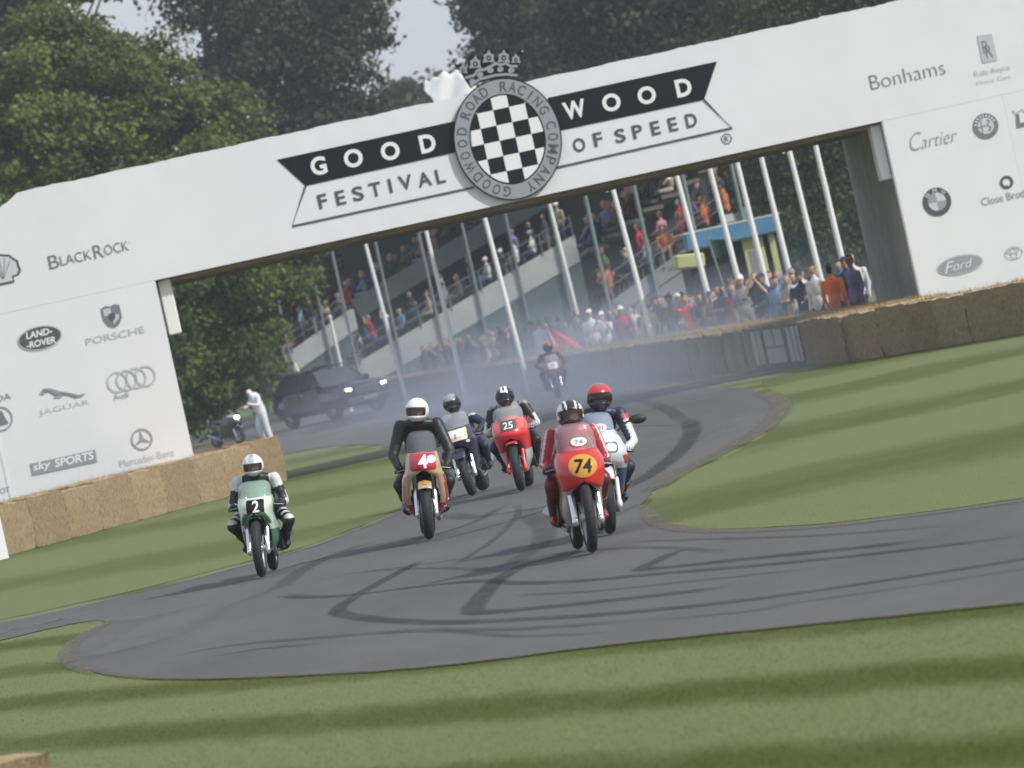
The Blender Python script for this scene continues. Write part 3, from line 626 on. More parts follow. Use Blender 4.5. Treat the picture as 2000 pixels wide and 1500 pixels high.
ringm('ring_emblem', *bl(1966, 356), 13 * a, 13 * a, 5 * a, 1, M_DGREY, t0=-1.2, t1=PI + 1.2); flat('emblem_mark', [[(1961, 368), (1966, 361), (1973, 366), (1969, 369)]], 1, M_DGREY)
lettering('Close Brothers', 1974, 382, 118, 15, M_GREY, 1)
o = oval(1875, 517, 92, 38, 1, M_LGREY, name='oval_emblem'); oval(1875, 517, 86, 33, 2, M_GREY, o, 'emblem_field'); lettering('F', 1854, 522, 22, 22, M_WPRINT, 3, -.01, .45, parent=o); lettering('ord', 1880, 516, 40, 17, M_WPRINT, 3, -.01, .4, parent=o)
o = ringm('oval_emblem', *bl(1980, 494), 18 * a, 13 * a, 2 * a, 1, M_LGREY); ringm('emblem_ring', *bl(1980, 494), 7 * a, 12 * a, 2 * a, 1.2, M_LGREY, o); ringm('emblem_ring', *bl(1979, 489), 13 * a, 6 * a, 2 * a, 1.4, M_LGREY, o)

# ================================================================== motorcycles and riders
M_TYRE = mat('tyre_rubber', (.022, .022, .025), .75, var=.3, scale=30, bump=.1)
M_RIM = mat('dark_wheel_metal', (.07, .07, .075), .4, .6); M_DISC = mat('brake_steel', (.42, .42, .43), .3, .9)
M_CHROME = mat('polished_fork_metal', (.80, .80, .82), .22, .85); M_ALLOY = mat('cast_alloy', (.38, .38, .38), .45, .7, var=.2, scale=14)
M_ENGINE = mat('dark_engine', (.035, .035, .04), .6, .3, var=.4, scale=20); M_SEAT = mat('black_vinyl', (.02, .02, .022), .65)
M_CABLE = mat('black_plastic', (.018, .018, .02), .5)
SKIN_T = mat('skin', (.42, .25, .18), .6, var=.12, scale=25)
M_VISOR = mat('dark_visor', (.012, .012, .015), .12, spec=.6)
def paint(name, c): return mat(name, c, .28, var=.04, scale=6, coat=.5)
def sm(z, tab):
    """smooth lookup in a table of (z, value)"""
    zs = [t[0] for t in tab]; vs = [t[1] for t in tab]
    if zs[0] > zs[-1]: zs, vs = zs[::-1], vs[::-1]
    if z <= zs[0]: return vs[0]
    if z >= zs[-1]: return vs[-1]
    for i in range(len(zs) - 1):
        if zs[i] <= z <= zs[i + 1]:
            t = (z - zs[i]) / (zs[i + 1] - zs[i]); m0 = (vs[i + 1] - vs[i - 1]) / (zs[i + 1] - zs[i - 1]) if i else (vs[1] - vs[0]) / (zs[1] - zs[0])
            m1 = (vs[i + 2] - vs[i]) / (zs[i + 2] - zs[i]) if i + 2 < len(zs) else (vs[-1] - vs[-2]) / (zs[-1] - zs[-2]); h = zs[i + 1] - zs[i]
            return (2 * t ** 3 - 3 * t * t + 1) * vs[i] + (t ** 3 - 2 * t * t + t) * h * m0 + (-2 * t ** 3 + 3 * t * t) * vs[i + 1] + (t ** 3 - t * t) * h * m1
class Fairing:
    """shell in front of and beside the engine: widths, wheel opening and front line by height"""
    def __init__(s, W, O, Yf, Yb, D=.26, e=1.0): s.W, s.O, s.Yf, s.Yb, s.D, s.e = W, O, Yf, Yb, D, e
    def P(s, z, t, off=0.):
        w, o, yf, yb = sm(z, s.W) + off, max(0, sm(z, s.O)), sm(z, s.Yf) - off, sm(z, s.Yb)
        if t <= .7:
            ph = t / .7 * PI / 2; return (o + (w - o) * math.sin(ph) ** s.e, yf + s.D * (1 - math.cos(ph)))
        k = (t - .7) / .3; return (w * (1 - .10 * k * k), yf + s.D + (yb - yf - s.D) * k)
    def front(s, x, z, off=0.):
        w, o, yf = sm(z, s.W), max(0, sm(z, s.O)), sm(z, s.Yf); ph = math.asin(max(0, min(.999, (abs(x) - o) / (w - o)))) if abs(x) > o else 0
        return yf + s.D * (1 - math.cos(ph)) - off
    def shell(s, z0, z1, n, t0, t1, nt, off=0., thick=.012, mi=0, mb=None, sides=(-1, 1)):
        mb = mb or MB()
        for sg in sides:
            A = []; B = []
            for i in range(n + 1):
                z = z0 + (z1 - z0) * i / n; A.append([(sg * s.P(z, t0 + (t1 - t0) * j / nt, off)[0], s.P(z, t0 + (t1 - t0) * j / nt, off)[1], z) for j in range(nt + 1)])
                B.append([(sg * (p := s.P(z, t0 + (t1 - t0) * j / nt, off - thick))[0], p[1], z) for j in range(nt + 1)])
            mb.grid(A, mi); mb.grid(B, mi)
            for k in (0, -1): mb.grid([A[k], B[k]], mi); mb.grid([[r[k] for r in A], [r[k] for r in B]], mi)
        return mb
    def patch(s, name, poly, off, m, parent, nsub=4):
        """flat outline (x, z) laid on the nose of the shell"""
        poly = [(p[0] + (q[0] - p[0]) * i / 5, p[1] + (q[1] - p[1]) * i / 5) for p, q in zip(poly, poly[1:] + poly[:1]) for i in range(5)]
        mb = MB(); cx = sum(p[0] for p in poly) / len(poly); cz = sum(p[1] for p in poly) / len(poly); R = [[(cx, s.front(cx, cz, off), cz)] * len(poly)]
        for k in range(1, nsub + 1):
            f = k / nsub; R.append([((x := cx + (p[0] - cx) * f), s.front(x, (z := cz + (p[1] - cz) * f), off), z) for p in poly])
        mb.grid(R, 0, True, close=True); mb.grid([R[-1], [(p[0], p[1] + off * .9, p[2]) for p in R[-1]]], 0, False, close=True); return mb.obj(name, m, parent)
    def text(s, name, txt, cx, cz, w, h, off, m, parent, bold=.02, shear=0., rot=0.):
        v, f = fine(*text_mesh(txt, bold, shear), .16); c_, s_ = math.cos(rot), math.sin(rot); vs = []
        for a, q in v:
            x, z = cx + a * w * c_ - q * h * s_, cz + a * w * s_ + q * h * c_; vs.append((x, s.front(x, z, off), z))
        return MB().add(vs, f).obj(name, m, parent)
def oct_(cx, cz, w, h, k=20): return [(cx + w / 2 * math.cos(2 * PI * i / k), cz + h / 2 * math.sin(2 * PI * i / k)) for i in range(k)]
def rrect(cx, cz, w, h, r=.02):
    o = []
    for sx, sz, a in ((1, 1, 0), (-1, 1, 90), (-1, -1, 180), (1, -1, 270)):
        for k in range(4):
            t = math.radians(a + 30 * k); o.append((cx + sx * (w / 2 - r) + r * math.cos(t), cz + sz * (h / 2 - r) + r * math.sin(t)))
    return o
def wheel(root, c, R, tw, spoked=False, discs=True):
    """tyre, rim and discs of one wheel, turning about x"""
    hub = MB().lathe([(.0, -.07), (.035, -.07), (.035, .07), (.0, .07)], 'x', c, 16)
    if spoked:
        for k in range(18):
            t = 2 * PI * k / 18; hub.tube([Vector(c) + Vector((.04 * (-1) ** k, .03 * math.cos(t), .03 * math.sin(t))), Vector(c) + Vector((0, (R - tw * .9) * math.cos(t + .2), (R - tw * .9) * math.sin(t + .2)))], .0025, 4)
    else:
        for k in range(6):
            t = 2 * PI * k / 6 + .3; hub.tube([Vector(c) + Vector((0, .03 * math.cos(t), .03 * math.sin(t))), Vector(c) + Vector((0, (R - tw * .8) * math.cos(t), (R - tw * .8) * math.sin(t)))], [.02, .014], 6)
    w = hub.obj('wheel', M_ALLOY if spoked else M_RIM, root)
    h, sh = tw / 2, min(tw * .78, .1); prof = []
    for k in range(15):
        t = PI * k / 14; prof.append((R - sh + sh * (math.sin(t) ** .75), -h * math.cos(t) * (1.0 if 2 < k < 12 else .93)))
    prof += [(R - sh, h * .7), (R - sh, -h * .7)]
    MB().lathe(prof, 'x', c, 44, closed=True).obj('tyre', M_TYRE, w)
    ri = R - sh * .98; MB().lathe([(ri + .004, -h * .72), (ri - .018, -h * .66), (ri - .03, -h * .2), (ri - .03, h * .2), (ri - .018, h * .66), (ri + .004, h * .72)], 'x', c, 40).obj('rim', M_ALLOY if spoked else M_RIM, w)
    if discs:
        for x in (-.062, .062): MB().lathe([(.15, x - .003), (.15, x + .003), (.10, x + .003), (.10, x - .003)], 'x', c, 30, closed=True, smooth=False).obj('brake_disc', M_DISC, w)
    return w
def motorcycle(S, loc, yaw, lean, label):
    """S: dictionary of shapes and colours. Front wheel's contact point at the root; forward is -y"""
    root = empty('motorcycle', loc, (0, 0, 0), label, 'motorcycle', 'motorcycles racing round the bend')
    root.rotation_mode = 'QUATERNION'; root.rotation_quaternion = Euler((0, 0, yaw)).to_quaternion() @ Euler((0, lean, 0)).to_quaternion()
    R, tw, wb = S.get('R', .30), S.get('tw', .115), S.get('wb', 1.38); cl = S.get('classic', False); tr = S.get('tr', tw * (1.05 if cl else 1.45))
    wheel(root, (0, 0, R), R, tw, cl); wheel(root, (0, wb, R), R, tr, cl, False)
    fx, top_ = S.get('fx', .105), Vector((0, .27, .86))
    for sg in (-1, 1):
        a, b = Vector((sg * fx, -.02, R - .02)), Vector((sg * fx, top_.y, top_.z)); up = S.get('upside', False)
        f = MB().tube([a + (b - a) * .42, b], .020 if not up else .027, 12, 0); f.tube([a, a + (b - a) * .46], [.026, .031] if not up else [.020, .021], 12, 1); f.ball(a + Vector((0, 0, -.005)), (.03, .035, .045), 10, 8, 1)
        f.obj('fork_leg', [M_CHROME if not up else S.get('forkm', M_CHROME), S.get('slider', M_CHROME)], root)
        if not S.get('nodisc'):
            MB().bbox((sg * (fx - .012), .085, R + .10), (.045, .06, .10), .012, (.5, 0, 0)).obj('brake_caliper', M_ALLOY, root)
    # mudguard hugging the front tyre
    g = []; mw = tw / 2 + .016
    for k in range(13):
        t = math.radians(S.get('mg0', 38) + (165 - S.get('mg0', 38)) * k / 12)
        g.append([(mw * math.sin(q), -(R + .018 + .03 * math.cos(q)) * math.cos(t) * 1.0, R + (R + .012 + .03 * math.cos(q)) * math.sin(t)) for q in [(-PI / 2) + PI * j / 8 for j in range(9)]])
    mg = MB().grid(g).obj('mudguard', S['mudguard'], root); mg.modifiers.new('thickness', 'SOLIDIFY').thickness = .004
    if S.get('mg_stripe'): MB().grid([[(x * .5, y - .006, z + .006) for x, y, z in r[2:7]] for r in g[1:6]]).obj('mudguard_stripe', S['mg_stripe'], mg)
    MB().bbox((0, .25, .80), (.26, .07, .045), .012, (-.3, 0, 0)).obj('fork_yoke', M_ALLOY, root)
    # handlebars with grips, levers
    hz = S.get('hz', .765)
    for sg in (-1, 1):
        MB().tube([(sg * .11, .27, hz), (sg * .19, .30, hz - .005), (sg * .29, .35, hz - .02)], .012, 8).obj('handlebar', M_CABLE, root)
        MB().tube([(sg * .20, .303, hz - .006), (sg * .305, .355, hz - .022)], .018, 10).obj('grip', M_SEAT, root)
        MB().tube([(sg * .17, .26, hz), (sg * .23, .25, hz - .008), (sg * .295, .28, hz - .02)], .006, 6).obj('lever', M_ALLOY, root)
    # engine, tank, seat, tail, swing arm
    e = MB().bbox((0, .68, .42), (.30, .42, .30), .05); e.bbox((0, .56, .58), (.24, .26, .2), .04, (.35, 0, 0)); e.tube([(-.2, .74, .36), (.2, .74, .36)], .10, 18); e.obj('engine', M_ENGINE, root)
    rd = MB().bbox((0, .36, .52), (.26, .04, .30), .008, (-.15, 0, 0))
    for k in range(9): rd.box((0, .335, .40 + .03 * k), (.24, .012, .005))
    rd.obj('radiator', M_ENGINE, root)
    MB().ball((0, .62, .82), (.155, .27, .125), 20, 14).obj('tank', S['tank'], root)
    se = MB(); se.bbox((0, 1.02, .775), (.22, .42, .07), .03); se.obj('seat', M_SEAT, root)
    MB().tube([(0, .95, .72), (0, 1.2, .80), (0, 1.42, .86), (0, 1.56, .90)], [.06, .13, .10, .03], 16, sx=1, sy=.65).obj('tail_fairing', S['tail'], root)
    for sg in (-1, 1):
        MB().tube([(sg * .09, .86, .38), (sg * .12, wb - .2, R + .02), (sg * .12, wb + .05, R)], [.03, .03, .022], 8, sy=1.4).obj('swing_arm', M_ALLOY, root)
        MB().tube([(sg * .15, .95, .36), (sg * .25, .95, .36)], .011, 8).obj('footrest', M_ALLOY, root)
        if sg in S.get('pipes', (1,)):
            MB().tube([(sg * .1, .45, .38), (sg * .13, .6, .2), (sg * .16, .9, .24), (sg * .20, 1.15, .34), (sg * .215, 1.55, S.get('pz', .46))], [.02, .024, .026, .045, .05], 12).obj('exhaust', S.get('pipe', M_ALLOY), root)
    MB().tube([(0, .28, .78), (0, .5, .72), (0, .85, .62), (0, .92, .40)], [.05, .045, .04, .04], 8).obj('frame', M_ENGINE, root)
    # fairing
    F = Fairing(S['W'], S['O'], S['Yf'], S['Yb'], S.get('D', .26), S.get('e', 1.)); z1, z0 = S['W'][0][0], S['W'][-1][0]
    zs = S['bands']; fo = None
    for k, (za, zb, m) in enumerate(zs):
        mb = F.shell(za, zb, max(4, int((za - zb) / .025)), 0, 1, 16); o = mb.obj('fairing' if k == 0 else ('side_panel' if k == 1 else 'belly_panel'), m, root); fo = fo or o
    for (name, kind, off, m, *a) in S.get('patches', []):
        if kind == 'text': F.text(name, a[0], *a[1:5], off, m, fo, *(a[5:]))
        else: F.patch(name, a[0], off, m, fo)
    for (m, za, zb, t0, t1, off) in S.get('stripes', []):
        for sd in (-1, 1): F.shell(za, zb, max(3, int((za - zb) / .03)), t0, t1, 6, off, .003, sides=(sd,)).obj('painted_stripe', m, fo)
    # screen: carries on from the top of the shell, leaning back
    zt, hs = z1, S['screen_h']; w0, y0 = sm(zt, S['W']) * .98, sm(zt, S['Yf']); rows = []
    for i in range(11):
        t = i / 10; z = zt + .003 + hs * math.sin(t * PI / 2); wv = w0 * math.sqrt(max(.02, 1 - t ** 2.6)); yf = y0 + S.get('rake', .22) * t + .05 * t * t
        rows.append([(wv * math.sin(ph), yf + F.D * .9 * (1 - math.cos(ph)) * (1 - .3 * t), z) for ph in [-PI / 2 + PI * j / 16 for j in range(17)]])
    MB().grid(rows).obj('windscreen', S['screen'], root)
    for kw in S.get('roundels', []):     # race scrutiny roundel on the screen
        cx, t, w, h, txt = kw; i = int(t * 10); q = rows[i]; zc_ = q[8][2]; yc = q[8][1]
        sl_ = math.atan2(rows[i + 1][8][1] - q[8][1], rows[i + 1][8][2] - q[8][2]); rl = MB()
        def onscr(x, z): return (x, yc + (z - zc_) * math.tan(sl_) + F.D * .9 * (1 - math.cos(math.asin(min(.99, abs(x) / w0)))) - .014, z)
        rl.add([onscr(cx + w / 2 * math.cos(2 * PI * k / 20), zc_ + h / 2 * math.sin(2 * PI * k / 20)) for k in range(20)], [tuple(range(20))]); ro_ = rl.obj('roundel', M_WPRINT, root)
        if txt:
            v, f = text_mesh(txt, .01); MB().add([(lambda p: (p[0], p[1] - .004, p[2]))(onscr(cx + a * w * .5, zc_ + b_ * h * .5)) for a, b_ in v], f).obj('lettering', M_MID, ro_)
    for (x, z, w, h, s_) in S.get('lamps', []):
        MB().ball((x, F.front(x, z, .0), z), (w / 2, .035, h / 2), 16, 10).obj('headlight', lamp_mat('lit_headlight_%g' % s_, (1, .86, .62), s_), root)
    for sg in S.get('mirrors', []):
        st = MB().tube([(sg * .16, .12, zt - .02), (sg * .26, .12, zt + .06), (sg * .30, .13, zt + .07)], .009, 8); st.ball((sg * .36, .13, zt + .075), (.085, .03, .045), 14, 8); st.obj('mirror', S.get('mirror_m', M_CABLE), root)
    for f in S.get('extra', []): f(root, F)
    return root

def remesh(mb, name, voxel, smooth_it=4):
    me = mb.mesh('tmp', M_SEAT); o = bpy.data.objects.new('tmp', me); COL.objects.link(o)
    r = o.modifiers.new('r', 'REMESH'); r.mode = 'VOXEL'; r.voxel_size = voxel; r.use_smooth_shade = True
    s = o.modifiers.new('s', 'SMOOTH'); s.factor = .5; s.iterations = smooth_it
    dg = bpy.context.evaluated_depsgraph_get(); out = bpy.data.meshes.new_from_object(o.evaluated_get(dg)); out.name = name
    bpy.data.objects.remove(o); bpy.data.meshes.remove(me); return out
def paint_faces(me, mats, fn):
    me.materials.clear()
    for m in mats: me.materials.append(m)
    n = len(me.polygons); c = np.zeros(n * 3, np.float32); me.polygons.foreach_get('center', c); c = c.reshape(n, 3)
    nr = np.zeros(n * 3, np.float32); me.polygons.foreach_get('normal', nr)
    me.polygons.foreach_set('material_index', fn(c, nr.reshape(n, 3)).astype(np.int32)); me.polygons.foreach_set('use_smooth', np.ones(n, bool)); me.update()
def segdist(c, a, b):
    a, b = np.array(a), np.array(b); d = b - a; t = np.clip(((c - a) @ d) / (d @ d), 0, 1); return np.linalg.norm(c - a - t[:, None] * d, axis=1), t
def hand(g, out, up, sg):
    """glove closed round a grip at g: palm behind the bar, four unequal fingers over it, thumb below"""
    mb = MB(); g = Vector(g); fw = Vector((0, -1, 0)); ax = Vector(out).normalized(); u = Vector((0, 0, 1))
    mb.ball(g + Vector((0, .032, .012)), (.046, .03, .038), 12, 8)
    for k, (ln, dx) in enumerate(((.9, -.033), (1.0, -.011), (.95, .011), (.8, .032))):
        b0 = g + ax * dx + u * .030 + Vector((0, .025, 0)); p1 = b0 + (fw * .042 + u * .004) * ln; p2 = p1 + (fw * .010 - u * .034) * ln; p3 = p2 + (-fw * .026 - u * .008) * ln
        mb.tube([b0, p1, p2, p3], [.0105, .010, .0095, .008], 8)
    t0 = g - ax * .042 + Vector((0, .03, -.004)); mb.tube([t0, t0 - ax * .012 + fw * .03 - u * .012, t0 + ax * .012 + fw * .05 - u * .022], [.013, .0115, .009], 8)
    return mb
def helmet(parent, c, rot, scheme, size=1.0, name='helmet', open_face=False):
    """shell with chin bar, eyeport and visor; scheme(x, y, z) gives a material slot on the unit shell; front is -y"""
    mats, fn, vis = scheme; h = MB(); nu, nv = 56, 40; R = Euler(rot).to_matrix(); c = Vector(c)
    def S_(th, ph, k=1.0):
        x, y, z = math.sin(th) * math.sin(ph), -math.sin(th) * math.cos(ph), math.cos(th)
        r = Vector((.122 * x, .150 * y, .138 * z)); fr = max(0, -y)
        if z < -.25: r.y -= .030 * fr * min(1, (-z - .25) / .3); r.x *= 1 - .18 * min(1, (-z - .25) / .6)
        if z < -.55: r.z = -.138 * (.55 + (-z - .55) * .75)
        return r * (k * size)
    vs = []; n_cap = .84
    for i in range(nv + 1):
        th = PI * n_cap * i / nv
        for j in range(nu): vs.append(c + R @ S_(th, 2 * PI * j / nu))
    groups = {}
    for i in range(nv):
        for j in range(nu):
            th = PI * n_cap * (i + .5) / nv; ph = 2 * PI * (j + .5) / nu; x, y, z = math.sin(th) * math.sin(ph), -math.sin(th) * math.cos(ph), math.cos(th)
            port = y < -.12 and -.42 < z < .22 and abs(math.atan2(x, -y)) < 1.12
            if port: continue
            h.f.append((i * nu + j, (i + 1) * nu + j, (i + 1) * nu + (j + 1) % nu, i * nu + (j + 1) % nu)); h.m.append(fn(x, y, z)); h.sm.append(True)
    h.v = [tuple(v) for v in vs]; o = h.obj(name, mats, parent); s = o.modifiers.new('thickness', 'SOLIDIFY'); s.thickness = .012; s.offset = -1
    v = MB(); rows = []
    for i in range(11):
        z = .235 - .665 * i / 10; th = math.acos(max(-1, min(1, z))); rows.append([c + R @ S_(th, -1.16 + 2.32 * j / 20, .975) for j in range(21)])
    v.grid(rows); v.obj('visor', vis, o); return o
def rider(root_of, P, S, label):
    """P: joints in the motorcycle's own axes; S: leathers. One continuous body, with helmet, gloves and boots as parts"""
    r = empty('person', root_of.location, (0, 0, 0), label, 'person', 'riders on the motorcycles')
    r.rotation_mode = 'QUATERNION'; r.rotation_quaternion = root_of.rotation_quaternion
    hd, nk, ch, hip = Vector(P['head']), Vector(P['neck']), Vector(P['chest']), Vector(P['hip']); W = P.get('sw', .19); k = P.get('bulk', 1.0)
    mb = MB(); segs = []
    def seg(nm, a, b, ra, rb): mb.capsule(a, b, ra, rb, 12); segs.append((nm, tuple(a), tuple(b), ra))
    ax = (hip - nk).normalized(); tilt = math.atan2(ax.y, -ax.z)
    mb.ball(ch, (.185 * k, .125 * k, .20), 18, 12, rot=(tilt, 0, 0)); segs.append(('torso', tuple(nk + (ch - nk) * .3), tuple(hip), .14))
    mb.ball(ch + (hip - ch) * .5, (.165 * k, .125 * k, .20), 16, 12, rot=(tilt, 0, 0)); mb.ball(hip, (.175 * k, .14, .13), 16, 12)
    mb.ball(nk + Vector((0, .04, -.04)), (W * .95, .085, .075), 16, 10)
    seg('neck', nk, hd + Vector((0, .02, -.06)), .062, .055); mb.ball(hd + Vector((0, -.005, -.01)), (.078, .095, .095), 16, 14); segs.append(('head', tuple(hd + Vector((0, 0, -.02))), tuple(hd + Vector((0, 0, .05))), .1))
    mb.ball(hd + Vector((0, -.108, -.03)), (.013, .016, .022), 8, 6)   # nose
    for sg, key in ((-1, 'L'), (1, 'R')):
        sh = nk + Vector((sg * W, .045, -.055)); el, gr = Vector(P['el' + key]), Vector(P['gr' + key]); kn, an = Vector(P['kn' + key]), Vector(P['an' + key])
        seg('upper' + key, sh, el, .068 * k, .052 * k); seg('fore' + key, el, gr + (el - gr).normalized() * .05, .052 * k, .034)
        hj = hip + Vector((sg * .095, -.02, -.03)); seg('thigh' + key, hj, kn, .095 * k, .066 * k); seg('shin' + key, kn, an, .066 * k, .042)
        toe = an + Vector((sg * .03, -.15, -.075)); seg('foot' + key, an + Vector((0, .03, -.04)), toe, .042, .034)
    me = remesh(mb, 'body', .0125, 3)
    names = [s[0] for s in segs]
    def fn(c, nrm):
        D = []; T = []
        for nm, a, b, ra in segs: d, t = segdist(c, a, b); D.append(d / ra); T.append(t)
        D = np.array(D); T = np.array(T); i = D.argmin(0); nm = np.array(names)[i]; t = T[i, np.arange(len(c))]
        rad = nrm; return S['paint'](nm, t, c, nrm)
    paint_faces(me, S['mats'], fn); body = link_mesh('body', me, r)
    for sg, key in ((-1, 'L'), (1, 'R')):
        gr = Vector(P['gr' + key]); hand(gr, (sg, .35, -.1), None, sg).obj('glove', S['glove'], r)
        el = Vector(P['el' + key]); dd = (el - gr).normalized(); MB().tube([gr + Vector((0, .03, .01)), gr + dd * .10, gr + dd * .135], [.036, .044, .046], 12).obj('glove_cuff', S['glove'], r)
        an, kn = Vector(P['an' + key]), Vector(P['kn' + key]); up = (kn - an).normalized(); bt = MB()
        bt.tube([an + Vector((0, .01, -.05)), an + up * .05, an + up * .16, an + up * .22], [.052, .055, .062, .064], 14); bt.ball(an + Vector((sg * .01, -.06, -.065)), (.052, .135, .048), 14, 10, rot=(.35, 0, -sg * .15)); bt.obj('boot', S['boot'], r)
    helmet(r, hd + Vector((0, .0, .012)), P.get('hrot', (0, 0, 0)), S['helmet'], P.get('hs', 1.0))
    return r
def pose(hz=1.24, hy=.52, nz=None, hx=0, sw=.19, knee=.25, kz=.62, elx=.29, elz=.82, lean=0., hipz=.86, hipy=1.0, hang=0., anz=.40, gz=.755, **k):
    nz = nz or hz - .125
    P = dict(head=(hx, hy, hz), neck=(hx * .75, hy + .10, nz), chest=(hx * .5 + hang * .5, hy + .26, nz - .14), hip=(hang, hipy, hipz), sw=sw)
    for sg, q in ((-1, 'L'), (1, 'R')):
        P['el' + q] = (sg * elx, .57, elz); P['gr' + q] = (sg * .25, .335, gz); P['kn' + q] = (sg * knee + hang, .56, kz); P['an' + q] = (sg * .20, .98, anz)
    P.update(k); return P

# ---- leathers
def leather(name, c): return mat(name, c, .45, var=.12, scale=9, bump=.5, bscale=18)
L_BLACK = leather('black_leather', (.018, .018, .020)); L_WHITE = leather('white_leather', (.62, .62, .61)); L_RED = leather('red_leather', (.38, .028, .038)); L_NAVY = leather('navy_leather', (.025, .032, .07)); L_GREY = leather('grey_leather', (.30, .29, .28)); L_BROWN = leather('brown_boot_leather', (.12, .05, .035)); L_MAROON = leather('maroon_leather', (.14, .022, .03)); L_PINK = leather('red_white_panel_leather', (.55, .06, .08))
H_WHITE = paint('white_helmet_paint', (.80, .80, .79)); H_BLACK = paint('black_helmet_paint', (.02, .02, .022)); H_SILVER = paint('silver_helmet_paint', (.50, .52, .55)); H_RED = paint('red_helmet_paint', (.62, .03, .05)); H_GREY = paint('grey_helmet_paint', (.16, .16, .17))
V_CLEAR = glass('smoked_visor', (.05, .04, .04), .55)
def band(t, a, b): return (t > a) & (t < b)

# ---------------- number 74: red, amber number board
R_RED = paint('racing_red_paint', (.60, .022, .026)); AMBER = paint('amber_paint', (.62, .30, .03)); SILVERP = paint('silver_paint', (.34, .33, .31))
S74 = dict(mg0=72, R=.31, tw=.098, classic=True, fx=.115, W=[(.90, .185), (.82, .215), (.72, .215), (.62, .195), (.52, .175), (.42, .18), (.32, .17), (.24, .13)], O=[(.90, 0), (.63, 0), (.60, .05), (.55, .105), (.45, .135), (.35, .13), (.24, .09)],
    Yf=[(.90, .03), (.80, -.09), (.70, -.13), (.60, -.10), (.55, .02), (.45, .14), (.35, .22), (.24, .34)], Yb=[(.90, .55), (.7, .75), (.5, .88), (.24, .85)], bands=[(.90, .555, R_RED), (.555, .24, SILVERP)], screen_h=.24, rake=.24, screen=glass('red_tinted_screen', (.62, .40, .42), .42),
    mudguard=R_RED, tank=R_RED, tail=R_RED, pipes=(-1, 1), pz=.36, slider=M_CHROME, roundels=[(.012, .2, .145, .078, '74')],
    patches=[('number_board', 'poly', .006, AMBER, oct_(.008, .765, .255, .205, 24)), ('number', 'text', .012, M_BLACK, '74', .008, .765, .155, .125, .02, .12, -.05)], stripes=[(AMBER, .52, .30, .70, .99, .003)])
# ---------------- number 2: green and white
GREEN = paint('racing_green_paint', (.035, .14, .062)); PALEG = paint('cream_green_paint', (.60, .68, .58))
S2 = dict(R=.31, tw=.105, classic=True, fx=.10, W=[(.86, .185), (.78, .19), (.68, .175), (.58, .185), (.45, .19), (.35, .17), (.26, .12)], O=[(.86, 0), (.69, 0), (.665, .06), (.60, .115), (.48, .14), (.36, .13), (.26, .09)],
    Yf=[(.86, .02), (.76, -.10), (.68, -.11), (.62, -.02), (.5, .12), (.36, .22), (.26, .34)], Yb=[(.86, .5), (.7, .7), (.5, .85), (.26, .82)], bands=[(.86, .50, PALEG), (.50, .26, paint('mid_green_paint', (.08, .22, .12)))], screen_h=.17, rake=.22, screen=glass('green_tinted_screen', (.45, .62, .52), .50),
    mudguard=GREEN, tank=GREEN, tail=GREEN, slider=M_CHROME, mg0=75, mg_stripe=H_SILVER,
    patches=[('number_board', 'poly', .006, M_BLACK, rrect(.02, .765, .19, .145)), ('number', 'text', .012, M_WPRINT, '2', .028, .765, .075, .125, .02), ('sponsor_mark', 'text', .012, M_LGREY, 'S', -.10, .77, .05, .04, .0, .2)], stripes=[(GREEN, .70, .57, .02, .30, .003), (GREEN, .80, .57, .80, 1, .003)])
# ---------------- number 4: red, buff and cream
BUFF = paint('buff_paint', (.50, .36, .22)); R4 = paint('crimson_paint', (.44, .02, .035))
S4 = dict(R=.30, tw=.125, fx=.10, W=[(.94, .17), (.86, .185), (.76, .20), (.66, .235), (.52, .25), (.40, .25), (.30, .20), (.22, .11)], O=[(.94, 0), (.745, 0), (.72, .08), (.66, .13), (.55, .155), (.42, .155), (.32, .12), (.22, .07)],
    Yf=[(.94, .0), (.85, -.12), (.75, -.13), (.66, -.02), (.5, .10), (.36, .2), (.22, .34)], Yb=[(.94, .5), (.7, .72), (.5, .88), (.22, .84)], bands=[(.94, .60, BUFF), (.60, .36, R4), (.36, .22, R4)], screen_h=.23, rake=.25, screen=glass('smoky_screen', (.45, .47, .50), .26),
    mudguard=BUFF, mg_stripe=AMBER, mg0=50, tank=R4, tail=R4, slider=M_CHROME, roundels=[],
    patches=[('number_board', 'poly', .006, R4, rrect(0, .84, .285, .19, .03)), ('number', 'text', .012, M_WPRINT, '4', .0, .845, .105, .15, .03), ('roundel', 'poly', .016, M_WPRINT, oct_(.095, .865, .10, .085)), ('lettering', 'text', .020, M_LGREY, '18', .095, .865, .045, .035)],
    stripes=[(R4, .69, .601, .42, 1, .003), (BUFF, .60, .38, .0, .30, .003), (M_WPRINT, .42, .40, .45, .95, .003), (M_WPRINT, .34, .325, .3, .8, .003)])
